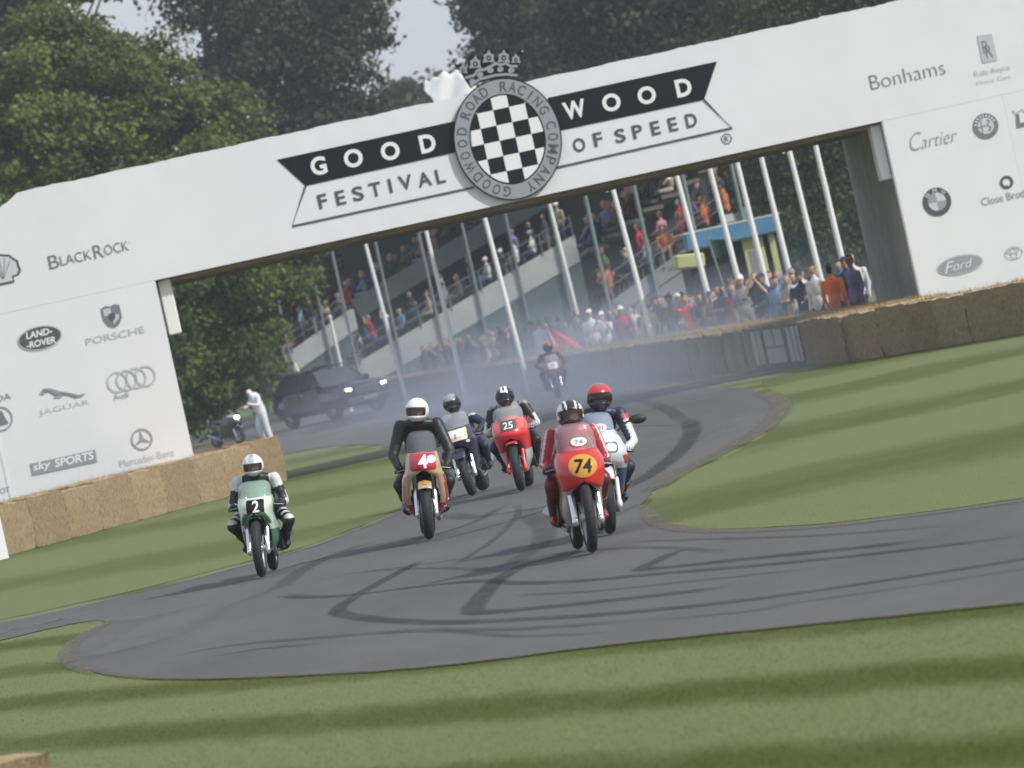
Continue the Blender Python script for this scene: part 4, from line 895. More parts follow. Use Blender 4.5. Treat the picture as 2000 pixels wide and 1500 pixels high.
# ---------------- number 25: fluorescent red
FLUO = paint('fluorescent_red_paint', (.78, .035, .04)); FLUO2 = paint('salmon_paint', (.78, .14, .12)); WHITEP = paint('white_paint', (.62, .60, .56))
S25 = dict(R=.30, tw=.12, fx=.105, upside=True, forkm=M_ALLOY, W=[(.90, .20), (.82, .225), (.72, .225), (.62, .215), (.50, .20), (.40, .18), (.30, .14), (.22, .09)], O=[(.90, 0), (.67, 0), (.645, .07), (.6, .11), (.5, .13), (.4, .125), (.3, .10), (.22, .06)],
    Yf=[(.90, .02), (.80, -.10), (.70, -.13), (.62, -.02), (.5, .10), (.36, .2), (.22, .34)], Yb=[(.90, .5), (.7, .72), (.5, .88), (.22, .84)], bands=[(.90, .50, FLUO), (.50, .30, WHITEP), (.30, .22, WHITEP)], screen_h=.17, rake=.22, screen=glass('clear_screen', (.62, .64, .68), .40),
    mudguard=FLUO, mg0=66, tank=FLUO, tail=FLUO, slider=FLUO, pipes=(), patches=[('number_board', 'poly', .006, M_DGREY, rrect(0, .835, .20, .125, .012)), ('number', 'text', .012, M_WPRINT, '25', 0, .838, .125, .085, .02), ('panel', 'poly', .006, FLUO2, rrect(.155, .84, .08, .13, .01)), ('panel', 'poly', .006, FLUO2, rrect(-.155, .82, .08, .12, .01))],
    stripes=[(M_WPRINT, .50, .36, .72, 1, .003)])
# ---------------- pale road racer behind 74, lit lamp, mirror
WBL = paint('white_blue_paint', (.62, .66, .74)); BLUEP = paint('blue_paint', (.03, .06, .22)); REDP = paint('bright_red_paint', (.60, .03, .05))
S133 = dict(R=.30, tw=.12, fx=.11, upside=True, forkm=mat('gold_fork', (.5, .42, .3), .3, .6), W=[(.96, .15), (.88, .19), (.78, .225), (.68, .235), (.58, .225), (.48, .21), (.36, .18), (.26, .10)], O=[(.96, 0), (.69, 0), (.665, .06), (.6, .115), (.5, .14), (.4, .13), (.26, .07)],
    Yf=[(.96, .06), (.86, -.08), (.76, -.16), (.68, -.13), (.6, .0), (.5, .10), (.38, .2), (.26, .32)], Yb=[(.96, .5), (.7, .72), (.5, .88), (.26, .82)], bands=[(.96, .60, WBL), (.60, .42, BLUEP), (.42, .26, BLUEP)], screen_h=.17, rake=.25, screen=glass('blue_tinted_screen', (.45, .52, .68), .55),
    mudguard=WBL, mg0=40, tank=BLUEP, tail=BLUEP, slider=M_WPRINT, lamps=[(-.05, .80, .075, .07, 5.0), (.075, .80, .095, .075, 9.0)], mirrors=(1,), roundels=[(0, .1, .13, .075, '133')],
    patches=[('intake', 'poly', .004, M_BLACK, rrect(0, .72, .12, .05, .012)), ('lamp_surround', 'poly', .003, M_DGREY, rrect(.075, .80, .13, .10, .03)), ('lamp_surround', 'poly', .003, M_DGREY, rrect(-.055, .80, .11, .10, .03))], stripes=[(REDP, .72, .64, .40, .75, .003), (M_WPRINT, .64, .5, .6, 1, .003), (REDP, .42, .32, .3, .9, .003)])
# ---------------- dark one with cream board
S1 = dict(R=.30, tw=.125, fx=.11, W=[(.90, .20), (.82, .215), (.72, .23), (.62, .215), (.50, .19), (.40, .17), (.30, .12)], O=[(.90, 0), (.67, 0), (.645, .07), (.6, .11), (.5, .13), (.4, .12), (.3, .09)],
    Yf=[(.90, .02), (.80, -.10), (.70, -.13), (.62, -.02), (.5, .10), (.4, .2), (.3, .3)], Yb=[(.90, .5), (.7, .72), (.5, .85), (.3, .82)], bands=[(.90, .60, paint('dark_purple_paint', (.035, .02, .06))), (.60, .30, paint('dark_navy_paint', (.03, .035, .06)))], screen_h=.20, rake=.24, screen=glass('grey_tinted_screen', (.40, .42, .46), .55),
    mudguard=paint('dark_navy_paint', (.03, .035, .06)), tank=BLUEP, tail=BLUEP, slider=M_CHROME, pipes=(1, -1), lamps=[], patches=[('number_board', 'poly', .006, paint('cream_paint', (.66, .58, .36)), rrect(.005, .81, .31, .15, .02)), ('panel', 'poly', .011, M_WPRINT, rrect(.02, .83, .20, .09, .02)), ('number', 'text', .016, M_GREY, '1', .01, .80, .025, .06), ('indicator', 'poly', .006, M_WPRINT, oct_(-.15, .70, .05, .04)), ('indicator', 'poly', .006, M_WPRINT, oct_(.15, .70, .05, .04))])
# ---------------- far red one
S0 = dict(S74); S0.update(bands=[(.90, .55, paint('dull_red_paint', (.30, .03, .03))), (.55, .24, M_ENGINE)], patches=[('number_board', 'poly', .006, M_WPRINT, rrect(0, .80, .24, .16, .04)), ('number', 'text', .012, M_GREY, '9', 0, .80, .06, .09)], stripes=[], roundels=[], screen=glass('clear_screen', (.62, .64, .68), .40), screen_h=.16)
PLACE = {  # front contact pixel, yaw (deg, + turns the nose to picture right), lean (deg, + to picture right)
 '74': ((1158, 1083), 4.5, 5.0), '2': ((513, 1130), -3.2, 5.5), '4': ((839, 1056), 1.0, 7.5), '25': ((1020, 961), -4, 0.5), '133': ((1193, 1046), 3, 7.0), '1': ((925, 970), -6, -4.5), '0': ((1094, 780), 2, 0)}
LB = {'74': 'red racing motorcycle with amber number 74 board and chrome forks', '2': 'green and white motorcycle with black number 2 board beside the grass verge', '4': 'crimson and buff motorcycle with white number 4 on a red board',
 '25': 'fluorescent red motorcycle with number 25 on a dark board', '133': 'white and blue motorcycle with lit headlight and mirror close behind the red one', '1': 'dark purple motorcycle with cream board leaning behind the crimson one', '0': 'distant dull red motorcycle with white board emerging from the smoke'}
BIKE = {}
for k, S_ in (('74', S74), ('2', S2), ('4', S4), ('25', S25), ('133', S133), ('1', S1), ('0', S0)):
    (px, py), yw, ln = PLACE[k]; g = gnd(px, py); g.z = .016; BIKE[k] = motorcycle(S_, g, math.radians(yw), math.radians(ln), LB[k])
# ---- riders
def suit(mats, paint_, glove, boot, hel): return dict(mats=mats, paint=paint_, glove=glove, boot=boot, helmet=hel)
def base(nm, t, c, n, sel=0): return np.where((nm == 'head'), 1, sel)
def p74(nm, t, c, n):
    o = base(nm, t, c, n); up = np.char.startswith(nm, 'upper'); fo = np.char.startswith(nm, 'fore'); s = np.abs(n[:, 0])
    outer = (s > .25) & (n[:, 1] < .6); ang = np.arctan2(n[:, 1], s); st = (up | fo) & outer & (((ang > -.95) & (ang < -.6)) | ((ang > -.25) & (ang < .1))) & ~(fo & (t > .55)); o[st] = 2
    o[(nm == 'torso') & (n[:, 2] > .35) & (np.abs(np.abs(c[:, 0]) - .13) < .018)] = 2; o[np.char.startswith(nm, 'shin') | np.char.startswith(nm, 'thigh')] = 3; return o
def hs74(x, y, z):
    if z < -.28: return 1
    a = abs(x)
    if .30 < a < .44: return 0
    if a < .30: return 1
    if .44 < a < .62: return 1
    return 2 if -.1 < z < .25 and a > .7 else 0
rider(BIKE['74'], pose(1.20, .44, hx=.0, nz=1.10, sw=.185, knee=.23, elx=.275, elz=.765, anz=.36, hipz=.80, gz=.745, bulk=1.08, hrot=(-.12, 0, .05)), suit([L_RED, SKIN_T, L_WHITE, L_MAROON], p74, L_MAROON, L_BROWN, ([H_WHITE, H_BLACK, H_RED], hs74, V_CLEAR)), 'rider in red leathers with white arm stripes and black and white striped helmet')
def p2(nm, t, c, n):
    o = base(nm, t, c, n); up = np.char.startswith(nm, 'upper'); o[up & (t < .38)] = 2; fo = np.char.startswith(nm, 'fore')
    o[(fo | (up & (t > .6))) & (np.abs(n[:, 0]) > .5) & (np.abs(n[:, 1]) < .45)] = 2; o[np.char.startswith(nm, 'thigh') & (t > .55) & (n[:, 2] > .3) & (np.sin(t * 40) > .2)] = 2
    o[(nm == 'torso') & (n[:, 1] < -.2) & (np.abs(c[:, 2] - .93) < .012)] = 2; return o
rider(BIKE['2'], pose(1.175, .46, nz=1.085, hx=.0, sw=.20, knee=.31, kz=.56, elx=.285, elz=.77, anz=.36, hipz=.79, gz=.75, bulk=1.0, hs=.96, hrot=(.02, 0, 0)), suit([L_BLACK, SKIN_T, L_WHITE], p2, L_BLACK, L_BLACK, ([H_SILVER, H_WHITE, H_GREY], lambda x, y, z: (2 if abs(x) < .035 else 0) if abs(x) < .26 and z > .1 else (1 if z > -.2 else 0), V_CLEAR)), 'rider in black leathers with white shoulders and silver helmet on the green motorcycle')
p4 = lambda nm, t, c, n: base(nm, t, c, n)
rider(BIKE['4'], pose(1.375, .52, nz=1.285, hx=-.01, sw=.20, knee=.27, kz=.60, elx=.315, elz=.92, hipz=.85, anz=.38, bulk=1.12, hs=1.06, hrot=(-.05, .05, -.25)), suit([L_BLACK, SKIN_T], p4, L_BLACK, L_BLACK, ([H_WHITE], lambda x, y, z: 0, V_CLEAR)), 'rider in plain black leathers with a large white full face helmet')
def p25(nm, t, c, n):
    o = base(nm, t, c, n); up = np.char.startswith(nm, 'upper'); fo = np.char.startswith(nm, 'fore'); o[up & (n[:, 2] > .45)] = 3
    o[fo & (np.abs(n[:, 0]) > .15)] = 2; o[fo & (np.abs(n[:, 0]) > .15) & (np.sin(t * 26) > .55)] = 0; o[up & (t > .55) & (np.abs(n[:, 0]) > .4)] = 2
    o[(nm == 'torso') & (n[:, 1] < .1) & (np.abs(c[:, 0]) < .13) & (c[:, 2] > .98)] = 3; o[(nm == 'torso') & (np.abs(c[:, 2] - 1.0) < .018)] = 0; return o
rider(BIKE['25'], pose(1.175, .46, nz=1.09, hx=-.0, sw=.205, knee=.27, kz=.58, elx=.315, elz=.79, hipz=.82, anz=.36, bulk=1.04, hs=1.0, hrot=(-.18, 0, .08)), suit([L_BLACK, SKIN_T, L_WHITE, L_GREY], p25, L_GREY, L_BLACK, ([H_BLACK, H_WHITE], lambda x, y, z: 1 if (.05 < abs(x) < .36 and z > .18) else 0, M_VISOR)), 'rider in black and grey leathers with white forearms and white striped black helmet')
def p133(nm, t, c, n):
    o = base(nm, t, c, n); up = np.char.startswith(nm, 'upper'); fo = np.char.startswith(nm, 'fore'); out = (n[:, 0] * np.sign(c[:, 0]) > -.1)
    o[(up & (t > .12)) & out] = 2; o[up & (t < .3) & (t > .1) & out & (n[:, 2] > .1)] = 3; o[fo & out] = 2; o[fo & (t > .72)] = 0; o[np.char.startswith(nm, 'shin') & (n[:, 0] * np.sign(c[:, 0]) > .4) & (t > .5)] = 3; return o
rider(BIKE['133'], pose(1.25, .50, nz=1.155, hx=.05, sw=.20, knee=.27, kz=.60, elx=.33, elz=.83, hipz=.84, anz=.38, hs=1.02, hrot=(-.08, 0, .02)), suit([L_NAVY, SKIN_T, L_WHITE, L_PINK], p133, L_WHITE, L_BLACK, ([H_BLACK, H_RED, H_GREY], lambda x, y, z: 1 if (z > .2 and y < .1 and (abs(x) > .2 or z < .62)) else (2 if z > .5 else 0), M_VISOR)), 'rider in navy leathers with white sleeves and a red topped helmet')
rider(BIKE['1'], pose(1.20, .52, nz=1.02, hx=.02, sw=.20, knee=.26, kz=.58, elx=.345, elz=.86, hipz=.82, anz=.38, hrot=(-.12, 0, 0), hs=.98), suit([L_NAVY, SKIN_T, L_WHITE], lambda nm, t, c, n: np.where((np.char.startswith(nm, 'upper')) & (t < .15) & (n[:, 2] > .6), 2, base(nm, t, c, n)), L_BLACK, L_BLACK, ([H_BLACK, H_SILVER], lambda x, y, z: 1 if z > .25 and abs(x) < .6 and math.sin(x * 30 + z * 17) > -.5 else 0, M_VISOR)), 'rider in dark leathers with silver topped black helmet behind the white helmeted one')
rider(BIKE['0'], pose(1.22, .52, sw=.20, knee=.28, elx=.345, elz=.86, hipz=.82, anz=.36), suit([L_BLACK, SKIN_T, L_MAROON], lambda nm, t, c, n: np.where(np.char.startswith(nm, 'fore') | np.char.startswith(nm, 'upper'), 2, base(nm, t, c, n)), L_BLACK, L_BLACK, ([H_BLACK, H_RED], lambda x, y, z: 1 if z > .55 else 0, M_VISOR)), 'distant rider in dark leathers and dark helmet coming through the smoke')

# ================================================================== bodies for the crowd: one mesh each, shared by the copies
M_TOP = objcol_mat('clothes'); M_TROUSER = ramp_mat('trousers', [(.02, .025, .05), (.03, .03, .035), (.16, .14, .11), (.04, .06, .12), (.24, .22, .18), (.02, .02, .02)])
M_HAIR = ramp_mat('hair', [(.03, .02, .015), (.08, .05, .03), (.02, .018, .016), (.22, .19, .17), (.16, .10, .05), (.05, .035, .025)], .7)
M_FACE = mat('crowd_skin', (.42, .26, .19), .6, obj_rand=.25); M_CAPW = mat('white_cap_cloth', (.75, .75, .74), .8); M_SHOE = mat('dark_shoes', (.03, .03, .03), .7); M_CAPD = mat('navy_cap_cloth', (.03, .035, .08), .8)
def crowd_body(arms, seated=False, hat=None, bulk=1.0, h=1.0, hair_long=False, turn=0.):
    """faces -y; feet (or seat) at z 0"""
    mb = MB(); segs = []
    def seg(nm, a, b, ra, rb): mb.capsule(a, b, ra, rb, 8); segs.append((nm, a, b, ra))
    z0 = -.42 if seated else 0.0; hip = .95 + z0 if not seated else .12; sh = hip + .50; hd = sh + .23
    mb.ball((0, 0, hip + .34), (.19 * bulk, .12 * bulk, .24), 12, 8); mb.ball((0, 0, hip + .08), (.165 * bulk, .12 * bulk, .19), 12, 8); segs.append(('torso', (0, 0, hip), (0, 0, sh - .02), .17)); mb.ball((0, 0, sh - .03), (.205 * bulk, .075, .065), 12, 8)
    seg('neck', (0, 0, sh), (0, -.01, hd - .05), .05, .048); mb.ball((0, -.01, hd), (.075, .095, .118), 12, 10); segs.append(('head', (0, -.01, hd - .04), (0, -.01, hd + .04), .09)); mb.ball((0, -.108, hd - .015), (.012, .016, .02), 6, 5)
    for sg in (-1, 1):
        S0_ = (sg * .205 * bulk, 0, sh - .04)
        if arms == 'down': E_, H_ = (sg * .25, .02, sh - .32), (sg * .23, -.06, sh - .57)
        elif arms == 'cross': E_, H_ = (sg * .26, -.06, sh - .28), (-sg * .06, -.20, sh - .25)
        elif arms == 'camera': E_, H_ = (sg * .27, -.16, sh - .20), (sg * .06, -.20, sh + .16)
        elif arms == 'rail': E_, H_ = (sg * .26, -.10, sh - .27), (sg * .14, -.36, sh - .34)
        elif arms == 'up': E_, H_ = (sg * .28, -.12, sh + .02), (sg * .12, -.18, sh + .26)
        elif arms == 'one': E_, H_ = ((sg * .25, .02, sh - .32), (sg * .23, -.06, sh - .57)) if sg < 0 else ((sg * .30, -.10, sh - .06), (sg * .38, -.22, sh + .22))
        else: E_, H_ = (sg * .24, -.04, sh - .29), (sg * .12, -.30, sh - .38)
        seg('upper', S0_, E_, .062 * bulk, .045); seg('fore', E_, H_, .045, .032); d = (Vector(H_) - Vector(E_)).normalized(); hp = Vector(H_) + d * .07; seg('hand', H_, tuple(hp), .034, .026)
        if seated: K_, A_ = (sg * .12, -.42, .10), (sg * .12, -.44, -.32)
        else: K_, A_ = (sg * .11, -.02, hip * .52), (sg * .12, .02, .08)
        seg('thigh', (sg * .09, 0, hip), K_, .085 * bulk, .062); seg('shin', K_, A_, .062, .045); seg('shoe', (A_[0], A_[1] + .02, A_[2] - .03), (A_[0] + sg * .03, A_[1] - .15, A_[2] - .04), .042, .036)
    if hat: mb.ball((0, -.005, hd + .045), (.088, .108, .085), 12, 8); mb.ball((0, -.12, hd + .045), (.065, .07, .016), 10, 6)
    if hair_long: mb.ball((0, .05, hd - .09), (.085, .06, .13), 10, 8)
    me = remesh(mb, 'crowd_body', .026, 2); names = [s[0] for s in segs]; lut = {'torso': 0, 'upper': 0, 'fore': 0, 'neck': 1, 'head': 1, 'hand': 1, 'thigh': 2, 'shin': 2, 'shoe': 4}
    short = arms in ('cross', 'camera', 'up') and not seated
    def fn(c, n):
        D = np.array([segdist(c, a, b)[0] / r for _, a, b, r in segs]); i = D.argmin(0); o = np.array([lut[k] for k in names])[i]; nm = np.array(names)[i]
        if short: o[nm == 'fore'] = 1
        hdm = (nm == 'head') | (nm == 'neck'); o[hdm & (c[:, 2] > hd - .1) & ((c[:, 1] > .0) | (c[:, 2] > hd + .06))] = 3
        if hair_long: o[hdm & (c[:, 1] > .015)] = 3
        if hat: o[hdm & (c[:, 2] > hd + .03)] = 5
        return o
    paint_faces(me, [M_TOP, M_FACE, M_TROUSER, M_HAIR, M_SHOE, {'w': M_CAPW, 'n': M_CAPD}.get(hat, M_HAIR)], fn); return me
STAND = [(crowd_body(a, False, h, b, 1, hl), a, h, hl) for a, h, b, hl in (('down', None, 1.0, False), ('rail', None, 1.08, False), ('cross', None, 1.0, True), ('camera', None, 1.0, False), ('down', 'w', 1.05, False), ('up', None, .95, False), ('rail', 'n', 1.1, False), ('down', None, .92, True), ('camera', 'w', 1.0, False))]
SIT = [(crowd_body(a, True, h, b, 1, hl), a, h, hl) for a, h, b, hl in (('lap', None, 1.0, False), ('lap', None, 1.05, True), ('cross', 'w', 1.0, False), ('camera', None, 1.0, False), ('lap', 'n', 1.0, False))]
PICK = [0, 0, 0, 1, 1, 1, 2, 2, 3, 4, 5, 6, 6, 7, 7]
COLS = [('navy', (.025, .035, .08), 12), ('dark grey', (.05, .05, .055), 9), ('black', (.018, .018, .02), 9), ('grey', (.20, .21, .23), 5), ('pale blue', (.22, .32, .48), 5), ('white', (.62, .62, .62), 4), ('maroon', (.12, .02, .03), 3), ('red', (.40, .03, .04), 2), ('dusty pink', (.42, .22, .22), 2), ('beige', (.38, .32, .24), 4), ('olive green', (.09, .11, .05), 3), ('lilac', (.22, .18, .36), 2), ('brown', (.12, .075, .05), 3), ('mid blue', (.05, .11, .28), 4)]
CW = [c for c in COLS for _ in range(c[2])]
ACT = {'down': 'arms down', 'rail': 'leaning forward', 'cross': 'arms folded', 'camera': 'hands at face', 'up': 'arms raised', 'lap': 'seated'}
USED = set()
def spectator(lib, p, rz, col, where, group, s=1.0, idx=None, label=None):
    for t in range(30):
        me, a, h, hl = lib[idx if idx is not None else random.choice(PICK if lib is STAND else [0, 0, 0, 1, 1, 2, 3, 4])]
        hat = {'w': ' and white cap', 'n': ' and navy cap'}.get(h, ' and long hair' if hl else '')
        act = ACT[a] if lib is STAND else ('seated' if a == 'lap' else 'seated arms folded' if a == 'cross' else 'seated hands at face')
        lb = label or f'person in {col[0]} top{hat}, {act}, {where}'
        if label or lb not in USED: break
        if t > 8: col = random.choice(COLS)
    USED.add(lb)
    o = link_mesh('person', me, None, p, (0, 0, rz)); o.scale = (s, s, s); o.color = (*col[1], 1)
    return tag(o, lb, 'person', group)

def crowd_mass(name, spots, label):
    """many small seated figures beyond the counted ones, as one mesh coloured per figure"""
    mb = MB(); mb.ball((0, 0, .42), (.20, .14, .32), 8, 6); mb.ball((0, 0, .62), (.23, .10, .10), 8, 5); mb.capsule((-.12, -.05, .12), (-.12, -.42, .12), .09, .07, 6); mb.capsule((.12, -.05, .12), (.12, -.42, .12), .09, .07, 6); mb.capsule((-.24, 0, .58), (-.20, -.28, .32), .06, .04, 6); mb.capsule((.24, 0, .58), (.20, -.28, .32), .06, .04, 6)
    nb = len(mb.f); mb.ball((0, 0, .88), (.085, .10, .13), 8, 6); v = np.array(mb.v); V = []; F = []; T = []; MI = []
    for (p, rz, s) in spots:
        c, q = math.cos(rz), math.sin(rz); w = v * s; o = len(V) * len(v); V.append(np.stack([w[:, 0] * c - w[:, 1] * q + p[0], w[:, 0] * q + w[:, 1] * c + p[1], w[:, 2] + p[2]], 1)); F += [tuple(i + o for i in f) for f in mb.f]; T += [random.random()] * len(mb.f); MI += [0] * nb + [1] * (len(mb.f) - nb)
    me = bpy.data.meshes.new(name); me.from_pydata(np.concatenate(V).tolist(), [], F); me.materials.append(M_MASS); me.materials.append(M_FACE); me.polygons.foreach_set('material_index', MI); me.polygons.foreach_set('use_smooth', [True] * len(F))
    a = me.attributes.new('tone', 'FLOAT', 'FACE'); a.data.foreach_set('value', T); me.update(); o = link_mesh(name, me); return tag(o, label, None, None, 'stuff')
M_MASS = bpy.data.materials.new('mixed_clothes'); M_MASS.use_nodes = True
def _mm():
    N, L = M_MASS.node_tree.nodes, M_MASS.node_tree.links; a = N.new('ShaderNodeAttribute'); a.attribute_name = 'tone'; r = N.new('ShaderNodeValToRGB'); r.color_ramp.interpolation = 'CONSTANT'; e = r.color_ramp.elements
    cs = [c[1] for c in COLS for _ in range(1 + c[2] // 6)]
    while len(e) < len(cs): e.new(.5)
    for i, c in enumerate(cs): e[i].position = i / len(cs); e[i].color = (*c, 1)
    L.new(a.outputs['Fac'], r.inputs[0]); L.new(r.outputs[0], N['Principled BSDF'].inputs['Base Color']); N['Principled BSDF'].inputs['Roughness'].default_value = .85
_mm()

# ================================================================== hay bales
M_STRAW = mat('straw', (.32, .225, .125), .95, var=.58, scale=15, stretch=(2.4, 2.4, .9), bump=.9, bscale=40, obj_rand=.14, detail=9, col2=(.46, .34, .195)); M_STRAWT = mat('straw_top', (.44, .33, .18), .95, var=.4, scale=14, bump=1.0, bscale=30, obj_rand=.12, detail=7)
def bale_mesh(seed, L, D, H):
    """rounded, shaggy block with the cut top a little proud; loose stalks stick out"""
    r = np.random.default_rng(seed); nx, ny, nz = 7, 7, 8; mb = MB()
    def shape(u, v, w):   # -1..1 cube -> bale
        k = .80; q = [max(-1, min(1, t)) for t in (u, v, w)]; m = [abs(t) for t in q]; x, y, z = q
        x *= 1 - .015 * (m[1] ** 8 + m[2] ** 8); y *= 1 - .022 * (m[0] ** 8 + m[2] ** 8); z *= 1 - .02 * (m[0] ** 8 + m[1] ** 8)
        return [x * L / 2, y * D / 2, z * H / 2 + H / 2]
    jit = {}
    def P(u, v, w):
        key = (round(u, 3), round(v, 3), round(w, 3))
        if key not in jit: p = shape(u, v, w); jit[key] = (p[0] + r.normal(0, .008), p[1] + r.normal(0, .012), p[2] + (r.normal(0, .010) if w > -.99 else 0))
        return jit[key]
    ls = lambda n: [-1 + 2 * i / n for i in range(n + 1)]
    for s in (-1, 1):
        mb.grid([[P(u, s, w) for w in ls(nz)] for u in ls(nx)], 0, flip=s > 0); mb.grid([[P(s, v, w) for w in ls(nz)] for v in ls(ny)], 0, flip=s < 0)
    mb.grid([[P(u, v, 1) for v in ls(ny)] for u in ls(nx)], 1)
    for k in range(260):
        t = r.random(); face = r.integers(0, 5); l = .05 + .10 * r.random()
        if face == 0: a = Vector((r.uniform(-.5, .5) * L, -.49 * D, H * (1 - .95 * r.random() ** 1.6))); d = Vector((r.normal(0, .45), -.25, r.normal(-.9, .6)))
        elif face == 1: a = Vector((r.uniform(-.5, .5) * L, .5 * D, r.random() * H)); d = Vector((r.normal(0, .6), .35, r.normal(-.3, .8)))
        else: a = Vector((r.uniform(-.5, .5) * L, r.uniform(-.5, .5) * D, H - .005)); d = Vector((r.normal(0, 1), r.normal(0, 1), .35 + .5 * r.random()))
        d = d.normalized() * l; w = Vector((.004, .004, 0)) if face > 1 else Vector((.004, 0, .003)); mb.add([a - w, a + w, a + d], [(0, 1, 2)], 1)
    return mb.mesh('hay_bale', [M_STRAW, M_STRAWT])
BM = [bale_mesh(20 + i, 1.47, .95, .87) for i in range(7)]; BML = [bale_mesh(40 + i, 1.02, .95, .86) for i in range(5)]
ORD = ['first', 'second', 'third', 'fourth', 'fifth', 'sixth', 'seventh', 'eighth', 'ninth', 'tenth', 'eleventh', 'twelfth', 'thirteenth', 'fourteenth', 'fifteenth', 'sixteenth', 'seventeenth', 'eighteenth', 'nineteenth', 'twentieth']
def ordw(i):
    if i < 20: return ORD[i]
    t = ['twenty', 'thirty', 'forty', 'fifty', 'sixty', 'seventy', 'eighty', 'ninety', 'hundred']; n = i + 1
    if n >= 100: return 'hundredth' if n == 100 else ('hundred and ' + ORD[n - 101] if n <= 120 else 'hundred and ' + ordw(n - 101))
    return (t[n // 10 - 2] + '-' + ORD[n % 10 - 1]) if n % 10 else t[n // 10 - 2][:-1] + 'ieth'
def bale_row(a, b, lib, step, side, group, lab, rows=1, hz=1.):
    """a, b: front-edge ground points; the bales lie on the side given (+1 left of a->b)"""
    a, b = Vector((*a, 0)), Vector((*b, 0)); d = (b - a).normalized(); n = Vector((-d.y, d.x, 0)) * side; k = int((b - a).length / step + .5); ang = math.atan2(d.y, d.x) + (PI if side < 0 else 0)
    for rw in range(rows):
        for i in range(k):
            p = a + d * (i + .5) * step + n * (.475 + rw * .96 + random.gauss(0, .012))
            o = link_mesh('hay_bale', random.choice(lib), None, p, (0, 0, ang + random.gauss(0, .025))); o.scale = (1, 1, hz + random.gauss(0, .018))
            tag(o, lab(i, rw), 'hay bale', group)
LW0, LW1 = gnd(565, 939).xy, gnd(-140, 1128).xy
bale_row(LW0, LW1, BM, 1.46, -1, 'hay bales under the left tower', lambda i, rw: f'tan hay bale below the left tower, {ordw(i)} from the free end' + (', back row' if rw else ''), 2)
wd0 = wb0 = None
RW = [gnd(2150, 628).xy, gnd(1676, 706).xy]
W0 = Vector((*RW[1], 0)); W1 = Vector((*gnd(712, 792).xy, 0)); wd0 = (W1 - W0).normalized(); wb0 = Vector((wd0.y, -wd0.x, 0)); wb0 = wb0 if wb0.x > 0 else -wb0
bale_row(RW[0], RW[1], BM, 1.46, -1, 'hay bales under the right tower', lambda i, rw: f'sunlit hay bale below the right tower, {ordw(i)} counted from the edge of the photo', 1)
bale_row((W0 - wd0 * .1 + wb0 * .96).xy, W0.lerp(W1, .42).xy + (wb0 * .96).xy, BML, 1.0, -1, 'hay bales along the spectators', lambda i, rw: f'sunlit back row bale of the long spectator wall, {ordw(i)} behind right tower', 1)
bale_row(W0.xy, W1.xy, BML, 1.0, -1, 'hay bales along the spectators', lambda i, rw: f'shaded bale of the long spectator wall, {ordw(i)} behind right tower', 1)
o = link_mesh('hay_bale', BML[0], None, gnd(-22, 1596), (0, 0, .4)); tag(o, 'single hay bale corner in the near grass at the bottom left', 'hay bale', None); o.scale = (.62, .9, .36)
# white boards on the bales
bo = MB().box((0, 0, .36), (.9, .03, .72)).obj('white_board', M_BOX, None, gnd(-33, 1106) + Vector((0, 0, .04)), (-.12, 0, math.radians(6))); tag(bo, 'white board leaning against the near hay bales at the photo edge', 'board')
wd = (W1 - W0).normalized(); wn_ = Vector((wd.y, -wd.x, 0)) if Vector((wd.y, -wd.x, 0)).x < 0 else Vector((-wd.y, wd.x, 0))
def wall_pt(px, off=0., z=.5):
    """point of the long wall's front edge seen at this photo column (top of the bale)"""
    lo, hi = 0.0, 1.3
    for _ in range(40):
        m = (lo + hi) / 2; p = W0.lerp(W1, m) - wn_ * off; lo, hi = (m, hi) if pix((p.x, p.y, z))[0] > px else (lo, m)
    return W0.lerp(W1, (lo + hi) / 2) - wn_ * off
sa, sb = wall_pt(1567), wall_pt(1476); sg_ = empty('banner_sign', (0, 0, 0), (0, 0, 0), 'white banner with grey block letters hung on the shaded hay wall', 'banner')
M_CANV = mat('grey_white_canvas', (.55, .56, .56), .7, var=.1, scale=2)
def on_wall(t, z, off): p = sa.lerp(sb, t) + wn_ * off; return (p.x, p.y, z)
def wquad(t0, t1, z0, z1, off, m, name, par):
    v = [on_wall(t0, z0, off), on_wall(t1, z0, off), on_wall(t1, z1, off), on_wall(t0, z1, off), on_wall(t0, z0, off - .02), on_wall(t1, z0, off - .02), on_wall(t1, z1, off - .02), on_wall(t0, z1, off - .02)]
    return MB().add(v, [(0, 1, 2, 3), (7, 6, 5, 4), (0, 4, 5, 1), (1, 5, 6, 2), (2, 6, 7, 3), (3, 7, 4, 0)]).obj(name, m, par)
for t0, t1 in ((0, .24), (.34, .72), (.80, 1)): wquad(t0, t1, .12, .80, .06, M_CANV, 'panel', sg_)
for t0, t1, z0, z1 in ((.02, .06, .12, .8), (.13, .16, .12, .8), (.50, .55, .45, .80), (.36, .70, .42, .48), (.87, .92, .12, .8)): wquad(t0, t1, z0, z1, .066, M_MID, 'letter_bar', sg_)

